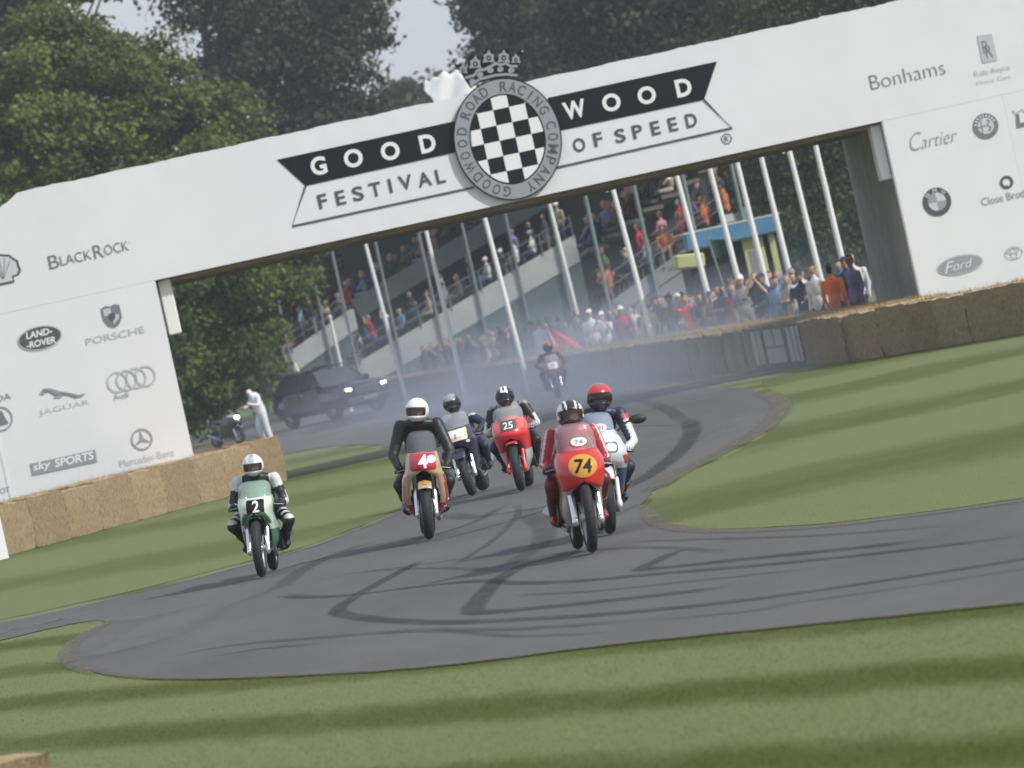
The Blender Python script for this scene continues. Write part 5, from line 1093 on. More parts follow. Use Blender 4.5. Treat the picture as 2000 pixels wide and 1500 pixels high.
# ================================================================== flagpoles, with limp white flags
M_POLE = mat('white_pole_paint', (.74, .74, .73), .4, var=.06, scale=3); M_FLAG = mat('white_flag_cloth', (.82, .82, .84), .7)
def flagpole(bx, by, tx, ty, depth, lab, flag=True, tall=None, flag_dir=-1):
    base = at(bx, by, depth); base.z = 0; d = at(tx, ty, depth); top_z = d.z + 1.6 if tall is None else tall
    lean_x = (d.x - at(bx, by, depth).x) / max(.1, d.z - at(bx, by, depth).z)
    r = empty('flagpole', base, (0, 0, 0), lab, 'flagpole', 'white flagpoles behind the hay bales'); tp = Vector((lean_x * top_z, 0, top_z))
    MB().tube([(0, 0, 0), tp * .5, tp], [.075, .065, .05], 10).obj('pole', M_POLE, r); MB().ball(tp + Vector((0, 0, .05)), .075).obj('finial', M_POLE, r)
    if flag:
        rows = []; hgt = 1.55
        for i in range(9):
            t = i / 8; rows.append([tp * (1 - .02) + Vector((flag_dir * (.06 + (.05 + .30 * t + .10 * math.sin(t * 5 + depth)) * s), .10 * math.sin(s * 6 + t * 2), -.15 - hgt * t * (1 - .08 * s) - .25 * s * (1 - t))) for s in [j / 6 for j in range(7)]])
        MB().grid(rows).obj('flag', M_FLAG, r)
    return r
FP = [(782, 725, 713, 462, 200), (895, 710, 830, 437, 184), (1017, 685, 947, 415, 170), (1130, 612, 1073, 385, 215), (1272, 640, 1197, 355, 158), (1397, 615, 1322, 330, 150), (1461, 610, 1385, 313, 148), (1511, 605, 1437, 300, 147), (1560, 600, 1485, 293, 146), (1616, 590, 1540, 280, 144), (1665, 588, 1590, 268, 143)]
names_ = ['first', 'second', 'third', 'fourth', 'fifth', 'sixth', 'seventh', 'eighth', 'ninth', 'tenth', 'eleventh']
for i, (bx, by, tx, ty, dp) in enumerate(FP): flagpole(bx, by, tx, ty, dp, f'white flagpole seen through the arch, {names_[i]} of eleven counted from the trees', i not in (2, 6, 8, 10), None, -1 if i != 3 else 1) if i != 2 else flagpole(bx, by, tx, ty, dp, 'tallest white flagpole, its white flag showing above the bridge beside the crown', False, at(890, 172, dp).z)
po = flagpole(668, 722, 645, 620, 222, 'short white flagpole nearest the trees beside the black car', False, at(645, 622, 222).z)
# the big white flag that shows over the bridge: crumpled cloth
fz = at(890, 172, 170); rows = []; rr = np.random.default_rng(5)
ftop = [(828, 162), (833, 156), (838, 160), (845, 151), (856, 150), (866, 138), (878, 146), (893, 136), (905, 150), (914, 140), (930, 146)]; fbot = [(828, 174), (834, 184), (842, 190), (850, 206), (858, 218), (930, 224)]
ip = lambda t, x: np.interp(x, [p[0] for p in t], [p[1] for p in t])
for k in range(41):
    x = 828 + 102 * k / 40; rows.append([at(x, ip(ftop, x) + (ip(fbot, x) - ip(ftop, x)) * j / 8, 169.4) + Vector((0, .05 * math.sin(k * .33 + j * .25), 0)) for j in range(9)])
fo_ = MB().grid(rows).obj('white_flag', M_FLAG, None); fo_.modifiers.new('thickness', 'SOLIDIFY').thickness = .02; tag(fo_, 'crumpled white flag blowing above the bridge left of the crown', 'flag')

# ================================================================== grandstands
M_STEEL = mat('grey_scaffold', (.20, .23, .24), .5, .4); M_SHEETL = mat('pale_canvas', (.42, .44, .43), .75, var=.12, scale=1.2); M_SHEETD = mat('dark_teal_canvas', (.085, .125, .13), .8, var=.2, scale=.8); M_SHEETG = mat('grey_canvas', (.22, .24, .26), .8, var=.15, scale=.6); M_ROOF = mat('dark_roof_sheet', (.05, .055, .06), .8); M_BENCH = mat('bench_boards', (.15, .14, .13), .7, var=.2, scale=6)
SEATS = []
def grandstand(x0, z0, x1, z1, y0, y1, sheet, band, lab, topz, npost, bh=.75):
    """side-on terrace: the rake climbs from (x0, z0) to (x1, z1); runs back from y0 to y1"""
    r = empty('grandstand', (x0, y0, 0), (0, 0, 0), lab, 'grandstand', 'grandstands behind the flagpoles'); L = x1 - x0; sl = (z1 - z0) / L; D = y1 - y0
    s = MB(); s.prism([(0, 0), (L, 0), (L, z1 - bh), (0, max(.02, z0 - bh))], .02, .06); s.obj('side_sheet', sheet, r)
    s = MB(); s.prism([(-.1, z0 - bh), (L, z1 - bh), (L, z1), (-.1, z0)], -.04, .018); s.obj('fascia', band, r)
    n = int(L / .62)
    for i in range(n): MB().box((i * .62 + .31, D / 2 + .1, z0 + sl * (i * .62 + .31) - .34), (.62, D - .1, .12)).obj('tier', M_BENCH, r); SEATS.append((r, i, x0 + i * .62 + .33, y0, z0 + sl * (i * .62 + .33) - .28, D))
    for i in range(npost):
        x = .15 + (L - .3) * i / max(1, npost - 1); MB().tube([(x, -.10, 0), (x, -.10, topz)], .06, 8).obj('post', M_STEEL, r)
    for i in range(int(L / 1.3)):
        x = .3 + i * 1.3; rl = MB(); z = z0 + sl * x; rl.tube([(x, -.06, z - .1), (x, -.06, z + .75)], .022, 6); rl.tube([(x, -.06, z + .75), (x + 1.25, -.06, z + 1.25 * sl + .75)], .022, 6); rl.tube([(x, -.06, z + .4), (x + 1.25, -.06, z + 1.25 * sl + .4)], .018, 6); rl.obj('guard_rail', M_STEEL, r)
    MB().box((L / 2, D / 2, topz + .1), (L + 1.6, D, .2), None).obj('roof', M_ROOF, r)
    MB().box((L / 2, D - .2, topz / 2), (L, .1, topz)).obj('rear_shade_sheet', M_ROOF, r)  # dark sheet added behind the rows for the shade under the roof
    return r
def sp(px, py, d): p = at(px, py, d); return p.x, p.z
for (a, b, dp, ln, sh_, bd_, lab, top_z, npst, bh_) in (((1180, 600), (1456, 403), 178, 26, M_SHEETG, M_SHEETG, 'grandstand with a plain grey side sheet nearest the kiosk', 7.6, 4, .5), ((690, 715), (1330, 335), 238, 22, M_SHEETD, M_SHEETL, 'grandstand with long pale sloping fascia over dark teal sheeting in the middle', 9.3, 9, 1.05), ((560, 693), (980, 395), 280, 20, M_SHEETD, M_SHEETL, 'farthest grandstand with pale sloping fascia beside the tree', 10.4, 7, 1.0)):
    (xa, za), (xb, zb) = sp(*a, dp), sp(*b, dp); grandstand(xa, max(za, .6), xb, zb, dp, dp + ln, sh_, bd_, lab, top_z, npst, bh_)
WH = {0: 'grey-sided stand', 1: 'middle stand', 2: 'farthest stand'}
roots = []
for (r, ri, x, y, z, D) in SEATS:
    if r not in roots: roots.append(r)
    k = roots.index(r); ncol = (4, 3, 3)[k]
    for c in range(ncol):
        if random.random() < .07: continue
        yy = y + .55 + c * .62 + random.gauss(0, .08); col = random.choice(CW)
        if k == 0 and random.random() < .15: col = ('orange', (.42, .13, .05))
        st = random.random() < .22
        spectator(STAND if st else SIT, (x + random.gauss(0, .05), yy, z - (.0 if st else -.42)), -PI / 2 + random.gauss(0, .35), col, f'{ORD[min(ri, 19)]} row of ' + WH[k], 'spectators seated in the grandstands', random.uniform(.94, 1.06))

# upper terrace of each stand, packed beyond counting
spots = []
for k, r in enumerate(roots):
    rows_ = [q for q in SEATS if q[0] is r]; D = rows_[0][5]; lift = (1.7, 2.3, 2.1)[k]
    for q in rows_[:: 1]:
        MB().box((q[2] - rows_[0][2] + .33, D * .5 + 3.2, q[4] + lift + .22), (.62, D - 6.6, .12)).obj('upper_tier', M_BENCH, r)
        for c in range(9 if k == 0 else 7): spots.append(((q[2] + random.gauss(0, .07), q[3] + 6.9 + c * .6 + random.gauss(0, .1), q[4] + lift + .28), -PI / 2 + random.gauss(0, .4), random.uniform(.92, 1.08)))
    if k: MB().box(((rows_[-1][2] - rows_[0][2]) / 2, 6.5, (rows_[0][4] + rows_[-1][4]) / 2 + lift - .1), (rows_[-1][2] - rows_[0][2] - .2, .06, .8), (0, -math.atan2(rows_[-1][4] - rows_[0][4], rows_[-1][2] - rows_[0][2]), 0)).obj('upper_fascia', M_SHEETG, r)
random.shuffle(spots); spots = [q for q in spots if random.random() > .12]
crowd_mass('crowd', spots, 'packed crowd on the upper terraces of the grandstands')
# ================================================================== spectators behind the bale wall
step = 0; pxs = 1672.0; NP = [(tx + (bx - tx) * 1.0) for bx, by, tx, ty, dp in FP]
def gapname(px):
    b = sum(1 for q in NP if q < px); return f'by the {names_[min(b, 10)]} flagpole' if b < 11 else 'beside the right tower'
back = Vector((-wn_.x, -wn_.y, 0))
while pxs > 672:
    near = pxs > 1230
    for rw in range(2 if random.random() < .75 else 1):
        off = 2.35 + rw * 1.2 + random.random() * .7; p = wall_pt(pxs + random.uniform(-5, 5), off, 1.3)
        if 1138 < pxs < 1192 and rw == 0 or 1600 < pxs < 1650 and rw == 0: continue
        col = random.choice(CW); spectator(STAND, (p.x, p.y, 0), random.gauss(-.55, .5), col, ('rear row ' if rw else '') + gapname(pix((p.x, p.y, 1.2))[0]), 'spectators behind the hay wall', random.uniform(.93, 1.06) * (1.0 if pxs < 1400 else 1.04))
    pxs -= (12.5 if near else 12.0) * random.uniform(.8, 1.25)
# the people who stand out
def one(px, off, col, lib_i, label, s=1.0, rz=-.4):
    p = wall_pt(px, off, 1.3); return spectator(STAND, (p.x, p.y, 0), rz, ('x', col), '', None, s, lib_i, label)
w1 = one(1158, 1.9, (.74, .74, .75), 4, 'person in white overalls and white cap standing at the hay wall', 1.05); w2 = one(1180, 1.9, (.74, .74, .75), 8, 'second person in white overalls right beside the other white-clad one', .98)
ov_ = one(1627, 2.15, (1.0, .24, .08), 0, 'person in a fluorescent orange vest turned away beside the last flagpoles', 1.02, PI - .6)
one(1268, 2.15, (.60, .52, .16), 7, 'person in a pale yellow jacket by the fifth flagpole', 1.0); one(1345, 2.15, (.85, .08, .05), 5, 'person in a bright red jacket among dark clothes near the sixth flagpole', .98); one(1218, 2.15, (.50, .03, .05), 4, 'person in a red top and white cap left of the yellow jacket', 1.0)
# red flag and orange flag at the wall
fp_ = wall_pt(1022) + back * 1.2; M_REDF = mat('red_flag_cloth', (.75, .03, .06), .7); M_ORF = mat('orange_flag_cloth', (.80, .16, .06), .7)
fl = empty('red_flag', (fp_.x, fp_.y, 0), (0, 0, 0), 'red signal flag hanging on its stick above the hay wall', 'flag'); k_ = 1.0
MB().tube([(-.05, 0, .5), (-.28, 0, 1.75)], .018, 6).obj('stick', M_POLE, fl)
MB().grid([[Vector((-.28 + .16 * t, 0, 1.75 - 1.0 * t)) + Vector((.95 * s * t ** .8, .05 * math.sin(s * 7), -.12 * s)) for s in [j / 6 for j in range(7)]] for t in [i / 8 for i in range(9)]]).obj('cloth', M_REDF, fl)
fp2 = wall_pt(1050) + back * .5; fl = empty('orange_flag', (fp2.x, fp2.y, .88), (0, 0, 0), 'orange flag lying on the hay wall beside the far rider', 'flag')
MB().tube([(-.5, 0, .02), (.6, 0, .10)], .016, 6).obj('stick', M_POLE, fl); MB().grid([[(-.35 + .95 * s, .05 * math.sin(s * 8) - .15 * t, .05 + .10 * t + .06 * math.sin(s * 9 + t * 3)) for s in [j / 10 for j in range(11)]] for t in [i / 4 for i in range(5)]]).obj('cloth', M_ORF, fl)

# ================================================================== refreshment kiosk with blue roof fascia and yellow panels
kd = 158; kp = at(1440, 560, kd); M_YEL = mat('yellow_panel_paint', (.42, .42, .20), .5, var=.1, scale=3); M_KBLUE = mat('blue_fascia_paint', (.07, .19, .32), .45, var=.12, scale=2); M_KDARK = mat('kiosk_opening_shade', (.02, .025, .04), .8)
ki = empty('kiosk', (kp.x, kd, 0), (0, 0, math.radians(6)), 'refreshment kiosk with blue fascia and pale yellow panels behind the crowd', 'kiosk'); w_ = 190 / 12000 * kd
zk = lambda px, py: at(px, py, kd).z
MB().box((.1, .9, 1.4), (w_ * .95, 1.6, 2.8)).obj('cabin', M_KDARK, ki); MB().bbox((.15, -.1, 3.02), (w_, .5, .42), .03).obj('fascia', M_KBLUE, ki); MB().box((.15, .6, 3.26), (w_ * 1.02, 1.9, .05)).obj('roof', M_SHEETL, ki)  # cabin is a solid box, its near-black colour standing for shade in the opening
MB().bbox((.62, -.02, 1.75), (.55, .12, 2.1), .02).obj('panel', M_YEL, ki); MB().box((.60, -.085, 2.05), (.28, .01, .9)).obj('menu_board', M_MID, ki); MB().bbox((1.12, -.02, 1.75), (.16, .12, 2.1), .02).obj('panel', M_YEL, ki); MB().bbox((-1.15, -.35, 2.55), (.75, .9, .38), .05, (0, .12, 0)).obj('awning', M_YEL, ki); MB().box((.1, -.14, 3.42), (.3, .3, .2)).obj('roof_vent', M_SHEETL, ki)
gf = at(1392, 500, 150); gr_ = empty('green_flag', (gf.x, 150, 0), (0, 0, 0), 'dark green flag on a thin pole before the kiosk', 'flag'); zt_ = at(1388, 462, 150).z
MB().tube([(.28, 0, 0), (-.03, 0, zt_)], .025, 6).obj('pole', M_STEEL, gr_); MB().grid([[(-.02 + .55 * s + .02 * t, .06 * math.sin(s * 6), zt_ - .06 - .52 * t * (1 - .25 * s) - .12 * s * (1 - t)) for s in [j / 8 for j in range(9)]] for t in [i / 5 for i in range(6)]]).obj('cloth', mat('dark_green_flag_cloth', (.01, .045, .035), .7), gr_)

# ================================================================== black off-road car with its lamps lit
CARP = mat('black_car_paint', (.016, .018, .024), .22, coat=.6); CGLASS = mat('dark_car_glass', (.05, .065, .07), .12, spec=.6); CPLAS = mat('dark_car_plastic', (.03, .03, .032), .6)
def car(loc, yaw, label):
    r = empty('car', loc, (0, 0, yaw), label, 'car'); W = 1.92; L = 4.7; hw = W / 2
    # sections across the car, front (-y) to back: (y, half width low, half width top, z low, z top)
    sec = [(-2.30, .62, .60, .42, .74), (-2.24, .86, .82, .36, .98), (-2.05, .93, .88, .32, 1.06), (-1.5, .96, .90, .30, 1.12), (-.95, .96, .91, .30, 1.17), (-.8, .96, .92, .30, 1.19), (.6, .96, .93, .30, 1.20), (1.9, .95, .92, .32, 1.18), (2.25, .90, .88, .38, 1.15), (2.35, .80, .80, .5, 1.0)]
    P = []
    for y, a, t, zl, zt in sec:
        P.append([(-a * .9, y, zl), (-a, y, zl + .12), (-a, y, .75 if zt > .8 else .6), (-t, y, zt - .06), (-t * .92, y, zt), (0, y, zt + .03), (t * .92, y, zt), (t, y, zt - .06), (a, y, .75 if zt > .8 else .6), (a, y, zl + .12), (a * .9, y, zl), (0, y, zl)])
    m = MB().grid(P, close=True, flip=True); m.add(P[0], [tuple(range(12))]); m.add(P[-1], [tuple(range(11, -1, -1))]); m.obj('body', CARP, r)
    cab = [(-.92, .86, 1.17), (-.25, .70, 1.72), (.3, .70, 1.80), (1.7, .69, 1.78), (2.2, .80, 1.18)]
    rf = MB(); rf.grid([[(-w, y, z), (-w * .8, y, z + .05), (0, y, z + .07), (w * .8, y, z + .05), (w, y, z)] for y, w, z in cab[1:4]]); rf.obj('roof', CARP, r)
    MB().grid([[(-.84 + 1.68 * j / 8, -.93 - .06 * (1 - (j / 4 - 1) ** 2), 1.17) for j in range(9)], [(-.69 + 1.38 * j / 8, -.26 - .05 * (1 - (j / 4 - 1) ** 2), 1.72) for j in range(9)]]).obj('windscreen', CGLASS, r)
    MB().grid([[(-.8, 2.22, 1.18), (.8, 2.22, 1.18)], [(-.68, 1.72, 1.76), (.68, 1.72, 1.76)]], flip=True).obj('rear_window', CGLASS, r)
    for s in (-1, 1):
        MB().add([(s * .90, -.80, 1.20), (s * .92, .42, 1.20), (s * .72, .40, 1.72), (s * .715, -.2, 1.70)], [(0, 1, 2, 3)]).obj('side_window', CGLASS, r); MB().add([(s * .92, .50, 1.20), (s * .90, 2.05, 1.20), (s * .71, 1.68, 1.72), (s * .72, .48, 1.72)], [(0, 1, 2, 3)]).obj('side_window', CGLASS, r)
        MB().tube([(s * .88, -.93, 1.17), (s * .70, -.25, 1.72)], .035, 6).obj('screen_pillar', CARP, r); MB().tube([(s * .92, .46, 1.19), (s * .72, .44, 1.74)], .03, 6).obj('door_pillar', CARP, r); MB().tube([(s * .84, 2.2, 1.18), (s * .70, 1.7, 1.75)], .04, 6).obj('rear_pillar', CARP, r)
        MB().tube([(s * .66, -.15, 1.83), (s * .67, 1.6, 1.86)], .022, 6).obj('roof_rail', M_ALLOY, r); MB().bbox((s * 1.05, -.72, 1.22), (.22, .10, .16), .03).obj('mirror', CARP, r)
        d = MB().bbox((s * .968, -.15, .82), (.02, 1.15, .68), .01).obj('door', CARP, r); MB().bbox((s * .99, .25, 1.02), (.03, .22, .04), .008).obj('handle', M_ALLOY, d)
        d = MB().bbox((s * .968, 1.0, .82), (.02, 1.0, .68), .01).obj('door', CARP, r); MB().bbox((s * .99, 1.35, 1.02), (.03, .22, .04), .008).obj('handle', M_ALLOY, d)
        h = MB().ball((s * .70, -2.24, .90), (.20, .07, .09), 16, 10).obj('headlight', mat('lamp_glass', (.4, .41, .42), .15, .3), r); MB().ball((s * .64, -2.30, .90), (.05, .03, .05)).obj('lamp_bulb', lamp_mat('lit_car_lamp', (1, .86, .6), 9), h); MB().ball((s * .76, -2.29, .91), (.05, .03, .05)).obj('lamp_bulb', lamp_mat('lit_car_lamp', (1, .86, .6), 9), h)
        MB().ball((s * .66, -2.28, .56), (.10, .04, .06)).obj('fog_lamp', M_ALLOY, r)
        for y in (-1.42, 1.42):
            w = MB().lathe([(0, -.1), (.1, -.1), (.12, .06), (0, .08)], 'x', (s * .83, y, .37), 16).obj('wheel', M_ALLOY, r); MB().lathe([(.25, -.11), (.34, -.115), (.37, -.08), (.37, .08), (.34, .115), (.25, .11)], 'x', (s * .83, y, .37), 32, closed=True).obj('tyre', M_TYRE, w)
            rm = MB().lathe([(.25, -.1), (.25, .1)], 'x', (s * .83, y, .37), 28)
            for k in range(5): t = 2 * PI * k / 5; rm.tube([(s * .92, y, .37), (s * .92, y + .24 * math.cos(t), .37 + .24 * math.sin(t))], .035, 6)
            rm.obj('rim', M_ALLOY, w)
    g = MB().bbox((0, -2.29, .84), (.92, .06, .26), .02).obj('grille', CPLAS, r)
    for k in range(3): MB().bbox((0, -2.335, .76 + .085 * k), (.90, .03, .030), .008).obj('grille_bar', M_CHROME, g)
    MB().bbox((0, -2.36, .52), (1.62, .16, .20), .05).obj('bumper', mat('grey_bumper', (.22, .23, .25), .35, .4), r); MB().box((0, -2.445, .54), (.52, .012, .11)).obj('number_plate', M_WPRINT, r); MB().bbox((0, -2.30, .36), (1.3, .12, .10), .02).obj('skid_plate', CPLAS, r)
    MB().tube([(-.5, .9, 1.84), (-.52, 1.0, 2.16)], [.035, .03], 6).obj('roof_aerial', M_POLE, r)
    return r
# yaw: nose turned towards picture right
cg = gnd(655, 822); car((cg.x, cg.y + 1.6, .012), math.radians(33), 'black off-road car with lit headlights and chrome grille bars following the riders')
# ================================================================== marshal in white overalls by the car
def marshal():
    g = gnd(521, 862); r = empty('person', (g.x, g.y, .0), (0, 0, math.radians(-52)), 'marshal in white hooded overalls looking down beside the black car', 'person')
    mb = MB(); hip = Vector((0, .02, .92)); sh = Vector((0, -.10, 1.40)); hd = Vector((0, -.26, 1.55))
    mb.capsule(hip, sh, .17, .17, 12); mb.ball(hip, (.18, .15, .16)); mb.ball(sh, (.23, .12, .12)); mb.capsule(sh, hd, .07, .06); mb.ball(hd, (.09, .11, .13))
    legs = []
    for s in (-1, 1):
        kn = Vector((s * .14, -.03 + .05 * s, .50)); an = Vector((s * .19, .04, .11)); mb.capsule(hip + Vector((s * .09, 0, -.04)), kn, .12, .09); mb.capsule(kn, an, .09, .08)
        el = Vector((s * .30, -.22, 1.14)); ha = Vector((s * .12, -.46, 1.20 + .04 * s)); mb.capsule(sh + Vector((s * .2, 0, -.02)), el, .07, .055); mb.capsule(el, ha, .055, .042)
    me = remesh(mb, 'body', .016, 3); WH_ = mat('white_overall_cloth', (.74, .74, .76), .8, var=.06, scale=8, bump=.3, bscale=14)
    paint_faces(me, [WH_, SKIN_T], lambda c, n: np.where((np.linalg.norm(c - np.array([0, -.34, 1.53]), axis=1) < .085), 1, 0)); link_mesh('body', me, r)
    for s in (-1, 1):
        ha = Vector((s * .12, -.46, 1.20 + .04 * s)); h = MB(); h.ball(ha + Vector((0, -.05, 0)), (.035, .05, .025), 10, 8)
        for k in range(4): b = ha + Vector((-.024 + .016 * k, -.085, 0)); h.tube([b, b + Vector((0, -.045, -.008)), b + Vector((0, -.06, -.03))], [.009, .0085, .007], 6)
        h.tube([ha + Vector((-s * .035, -.03, 0)), ha + Vector((-s * .055, -.07, -.005))], [.011, .008], 6); h.obj('hand', SKIN_T, r)
        b = MB(); b.ball((s * .20, -.05, .05), (.05, .14, .055), 12, 8); b.tube([(s * .19, .03, .05), (s * .19, .04, .17)], [.055, .06], 10); b.obj('shoe', M_SHOE, r)
marshal()
# ================================================================== parked machine with a lit lamp, seen at the left behind the near bales
SP = dict(S1); SP.update(lamps=[(0, .86, .17, .15, 22.0)], patches=[], classic=False, bands=[(.90, .60, paint('black_cowl_paint', (.02, .02, .03))), (.60, .30, paint('black_cowl_paint', (.02, .02, .03)))], tank=M_CABLE, tail=M_CABLE, mirrors=(), screen_h=.1, roundels=[])
g = gnd(470, 868); pk = motorcycle(SP, (g.x, g.y, .0), math.radians(34), math.radians(4), 'dark motorcycle with one bright round headlight parked beside the white-clad marshal'); del pk['group']

# ================================================================== trees
def leaf_mat(name, dark, light, trans=.25):
    m = bpy.data.materials.new(name); m.use_nodes = True; N, L = m.node_tree.nodes, m.node_tree.links; b = N['Principled BSDF']; b.inputs['Roughness'].default_value = .6; b.inputs['Specular IOR Level'].default_value = .3
    a = N.new('ShaderNodeAttribute'); a.attribute_name = 'tone'; r = N.new('ShaderNodeValToRGB'); e = r.color_ramp.elements; e[0].color = (*dark, 1); e[1].color = (*light, 1); L.new(a.outputs['Fac'], r.inputs[0]); L.new(r.outputs[0], b.inputs['Base Color'])
    t = N.new('ShaderNodeBsdfTranslucent'); L.new(r.outputs[0], t.inputs[0]); mx = N.new('ShaderNodeMixShader'); mx.inputs[0].default_value = trans; L.new(b.outputs[0], mx.inputs[1]); L.new(t.outputs[0], mx.inputs[2]); L.new(mx.outputs[0], N['Material Output'].inputs[0]); return m
M_BARK = mat('bark', (.10, .08, .06), .95, var=.4, scale=4, bump=.8, bscale=12)
LF_MAPLE = leaf_mat('maple_leaves', (.050, .095, .018), (.205, .265, .062), .35); LF_DARK = leaf_mat('dark_leaves', (.022, .036, .016), (.065, .082, .036), .2); LF_MID = leaf_mat('mid_green_leaves', (.030, .052, .018), (.085, .105, .038), .2)
def tree(name, loc, blobs, n, leaf, m, lab, seed, trunk_r=.35, clump=1.0, per=110, gap=.0, group=None):
    """blobs: crown volumes (centre, radii) relative to the base; leaves sit in clumps near their surfaces"""
    r = np.random.default_rng(seed); root = empty(name, loc, (0, 0, 0), lab, 'tree', group)
    vol = np.array([b[1][0] * b[1][2] + b[1][0] * b[1][1] for b in blobs]); vol = vol / vol.sum(); V = []; T = []; cents = []
    ncl = max(1, n // per); pick = r.choice(len(blobs), ncl, p=vol)
    for k in pick:
        c, rad = np.array(blobs[k][0]), np.array(blobs[k][1]); d = r.normal(size=3); d /= np.linalg.norm(d); f = 1 - .75 * r.random() ** 2.2
        p = c + d * rad * f
        if p[2] < .4: p[2] = .4 + r.random()
        cents.append((p, r.random(), d))
    for p, tone, d in cents:
        q = max(6, int(per * r.uniform(.5, 1.5))); s = clump * r.uniform(.55, 1.35); o = r.normal(size=(q, 3)); o /= np.linalg.norm(o, axis=1)[:, None]; o *= (r.random(q) ** .55)[:, None] * s; o[:, 2] *= .62; pos = p + o
        nrm = r.normal(size=(q, 3)) * .8 + d * .5 + np.array([0, 0, .7]); nrm /= np.linalg.norm(nrm, axis=1)[:, None]
        t1 = np.cross(nrm, r.normal(size=(q, 3))); t1 /= np.linalg.norm(t1, axis=1)[:, None] + 1e-9; t2 = np.cross(nrm, t1); sz = leaf * r.uniform(.55, 1.35, q)[:, None]
        V.append(np.stack([pos - t1 * sz * .5, pos + t2 * sz * .32 + nrm * sz * .06, pos + t1 * sz * .55, pos - t2 * sz * .32 + nrm * sz * .06], 1)); T.append(np.clip(tone * .75 + r.normal(.12, .12, q), 0, 1))
    link_mesh('crown', quads_mesh('crown', np.concatenate(V), m, np.concatenate(T)), root)
    zt = max(b[0][2] for b in blobs); mb = MB(); mb.tube([(0, 0, -.2), (.05, 0, zt * .25), (-.1, .05, zt * .55), (.05, 0, zt * .85)], [trunk_r * 1.25, trunk_r, trunk_r * .75, trunk_r * .4], 12)
    for k in range(min(26, len(cents))):
        p = cents[k * (len(cents) // 26 or 1) % len(cents)][0]; z0 = zt * r.uniform(.2, .7); a = Vector((0, 0, z0)); e = Vector(p); mid = a.lerp(e, .5) + Vector((0, 0, -.08 * (e - a).length)); mb.tube([a, mid, e], [trunk_r * .38, trunk_r * .22, trunk_r * .06], 6, cap=False)
    mb.obj('trunk', M_BARK, root); return root
def xz(px, py, d): p = at(px, py, d); return p.x, p.z
# big sunlit tree on the left, close behind the bridge
D1 = 214; bx, _ = xz(120, 800, D1)
def bl_(px, py, d, base, rx, rz, ry=None, dy=0.): x, z = xz(px, py, d); return ((x - base, dy, z), (rx, ry or rx * .8, rz))
kx = D1 / 12000
B1 = [bl_(180, 200, D1, bx, 190 * kx, 170 * kx), bl_(40, 260, D1, bx, 240 * kx, 220 * kx), bl_(330, 290, D1, bx, 170 * kx, 130 * kx), bl_(430, 470, D1, bx, 185 * kx, 150 * kx, dy=.5), bl_(200, 480, D1, bx, 300 * kx, 240 * kx), bl_(430, 640, D1, bx, 130 * kx, 160 * kx), bl_(520, 520, D1, bx, 105 * kx, 95 * kx, dy=1), bl_(150, 100, D1, bx, 130 * kx, 90 * kx), bl_(-120, 450, D1, bx, 260 * kx, 260 * kx), bl_(300, 720, D1, bx, 170 * kx, 150 * kx)]
tree('maple_tree', (bx, D1, 0), B1, 210000, .205, LF_MAPLE, 'big rounded sunlit green tree behind the left tower', 1, .5, .95, 190)
D2 = 285; k2 = D2 / 12000; b2, _ = xz(560, 800, D2)
B2 = [bl_(420, -60, D2, b2, 130 * k2, 130 * k2), bl_(560, 20, D2, b2, 150 * k2, 130 * k2), bl_(680, 20, D2, b2, 75 * k2, 110 * k2), bl_(620, 180, D2, b2, 130 * k2, 110 * k2), bl_(500, 150, D2, b2, 130 * k2, 100 * k2), bl_(600, 330, D2, b2, 170 * k2, 150 * k2), bl_(600, -130, D2, b2, 150 * k2, 100 * k2), bl_(590, 520, D2, b2, 150 * k2, 170 * k2)]
tree('dark_tree', (b2, D2, 0), B2, 80000, .30, LF_DARK, 'tall dark bluish tree with sky gaps left of the white flag', 2, .5, 1.25, 70)
D3 = 380; k3 = D3 / 12000; b3, _ = xz(800, 700, D3)
tree('far_tree', (b3, D3, 0), [bl_(790, 210, D3, b3, 80 * k3, 50 * k3), bl_(865, 190, D3, b3, 60 * k3, 45 * k3), bl_(760, 260, D3, b3, 110 * k3, 60 * k3), bl_(850, 300, D3, b3, 130 * k3, 120 * k3), bl_(840, 480, D3, b3, 150 * k3, 170 * k3)], 22000, .5, LF_DARK, 'low far tree below the gap of sky by the white flag', 3, .4, 1.4, 60)
D4 = 300; k4 = D4 / 12000; b4, _ = xz(1150, 700, D4)
tree('dark_tree', (b4, D4, 0), [bl_(945, 20, D4, b4, 50 * k4, 50 * k4), bl_(990, -30, D4, b4, 110 * k4, 90 * k4), bl_(1060, 60, D4, b4, 120 * k4, 90 * k4), bl_(960, 110, D4, b4, 70 * k4, 45 * k4), bl_(1120, 160, D4, b4, 150 * k4, 120 * k4), bl_(1030, -130, D4, b4, 120 * k4, 90 * k4), bl_(1100, 380, D4, b4, 190 * k4, 190 * k4)], 75000, .30, LF_DARK, 'dark tree whose thin branch tips hang over the sky gap right of the crown', 4, .5, 1.2, 70)
D5 = 262; k5 = D5 / 12000; b5, _ = xz(1330, 600, D5)
tree('dark_tree', (b5, D5, 0), [bl_(1200, 10, D5, b5, 130 * k5, 110 * k5), bl_(1320, -20, D5, b5, 150 * k5, 120 * k5), bl_(1450, -40, D5, b5, 140 * k5, 120 * k5), bl_(1260, 150, D5, b5, 150 * k5, 110 * k5), bl_(1420, 140, D5, b5, 170 * k5, 140 * k5), bl_(1420, 330, D5, b5, 190 * k5, 170 * k5), bl_(1330, 480, D5, b5, 170 * k5, 150 * k5)], 90000, .30, LF_DARK, 'dark tree standing behind the right half of the beam', 5, .5, 1.3, 80)
D6 = 235; k6 = D6 / 12000; b6, _ = xz(1620, 600, D6)
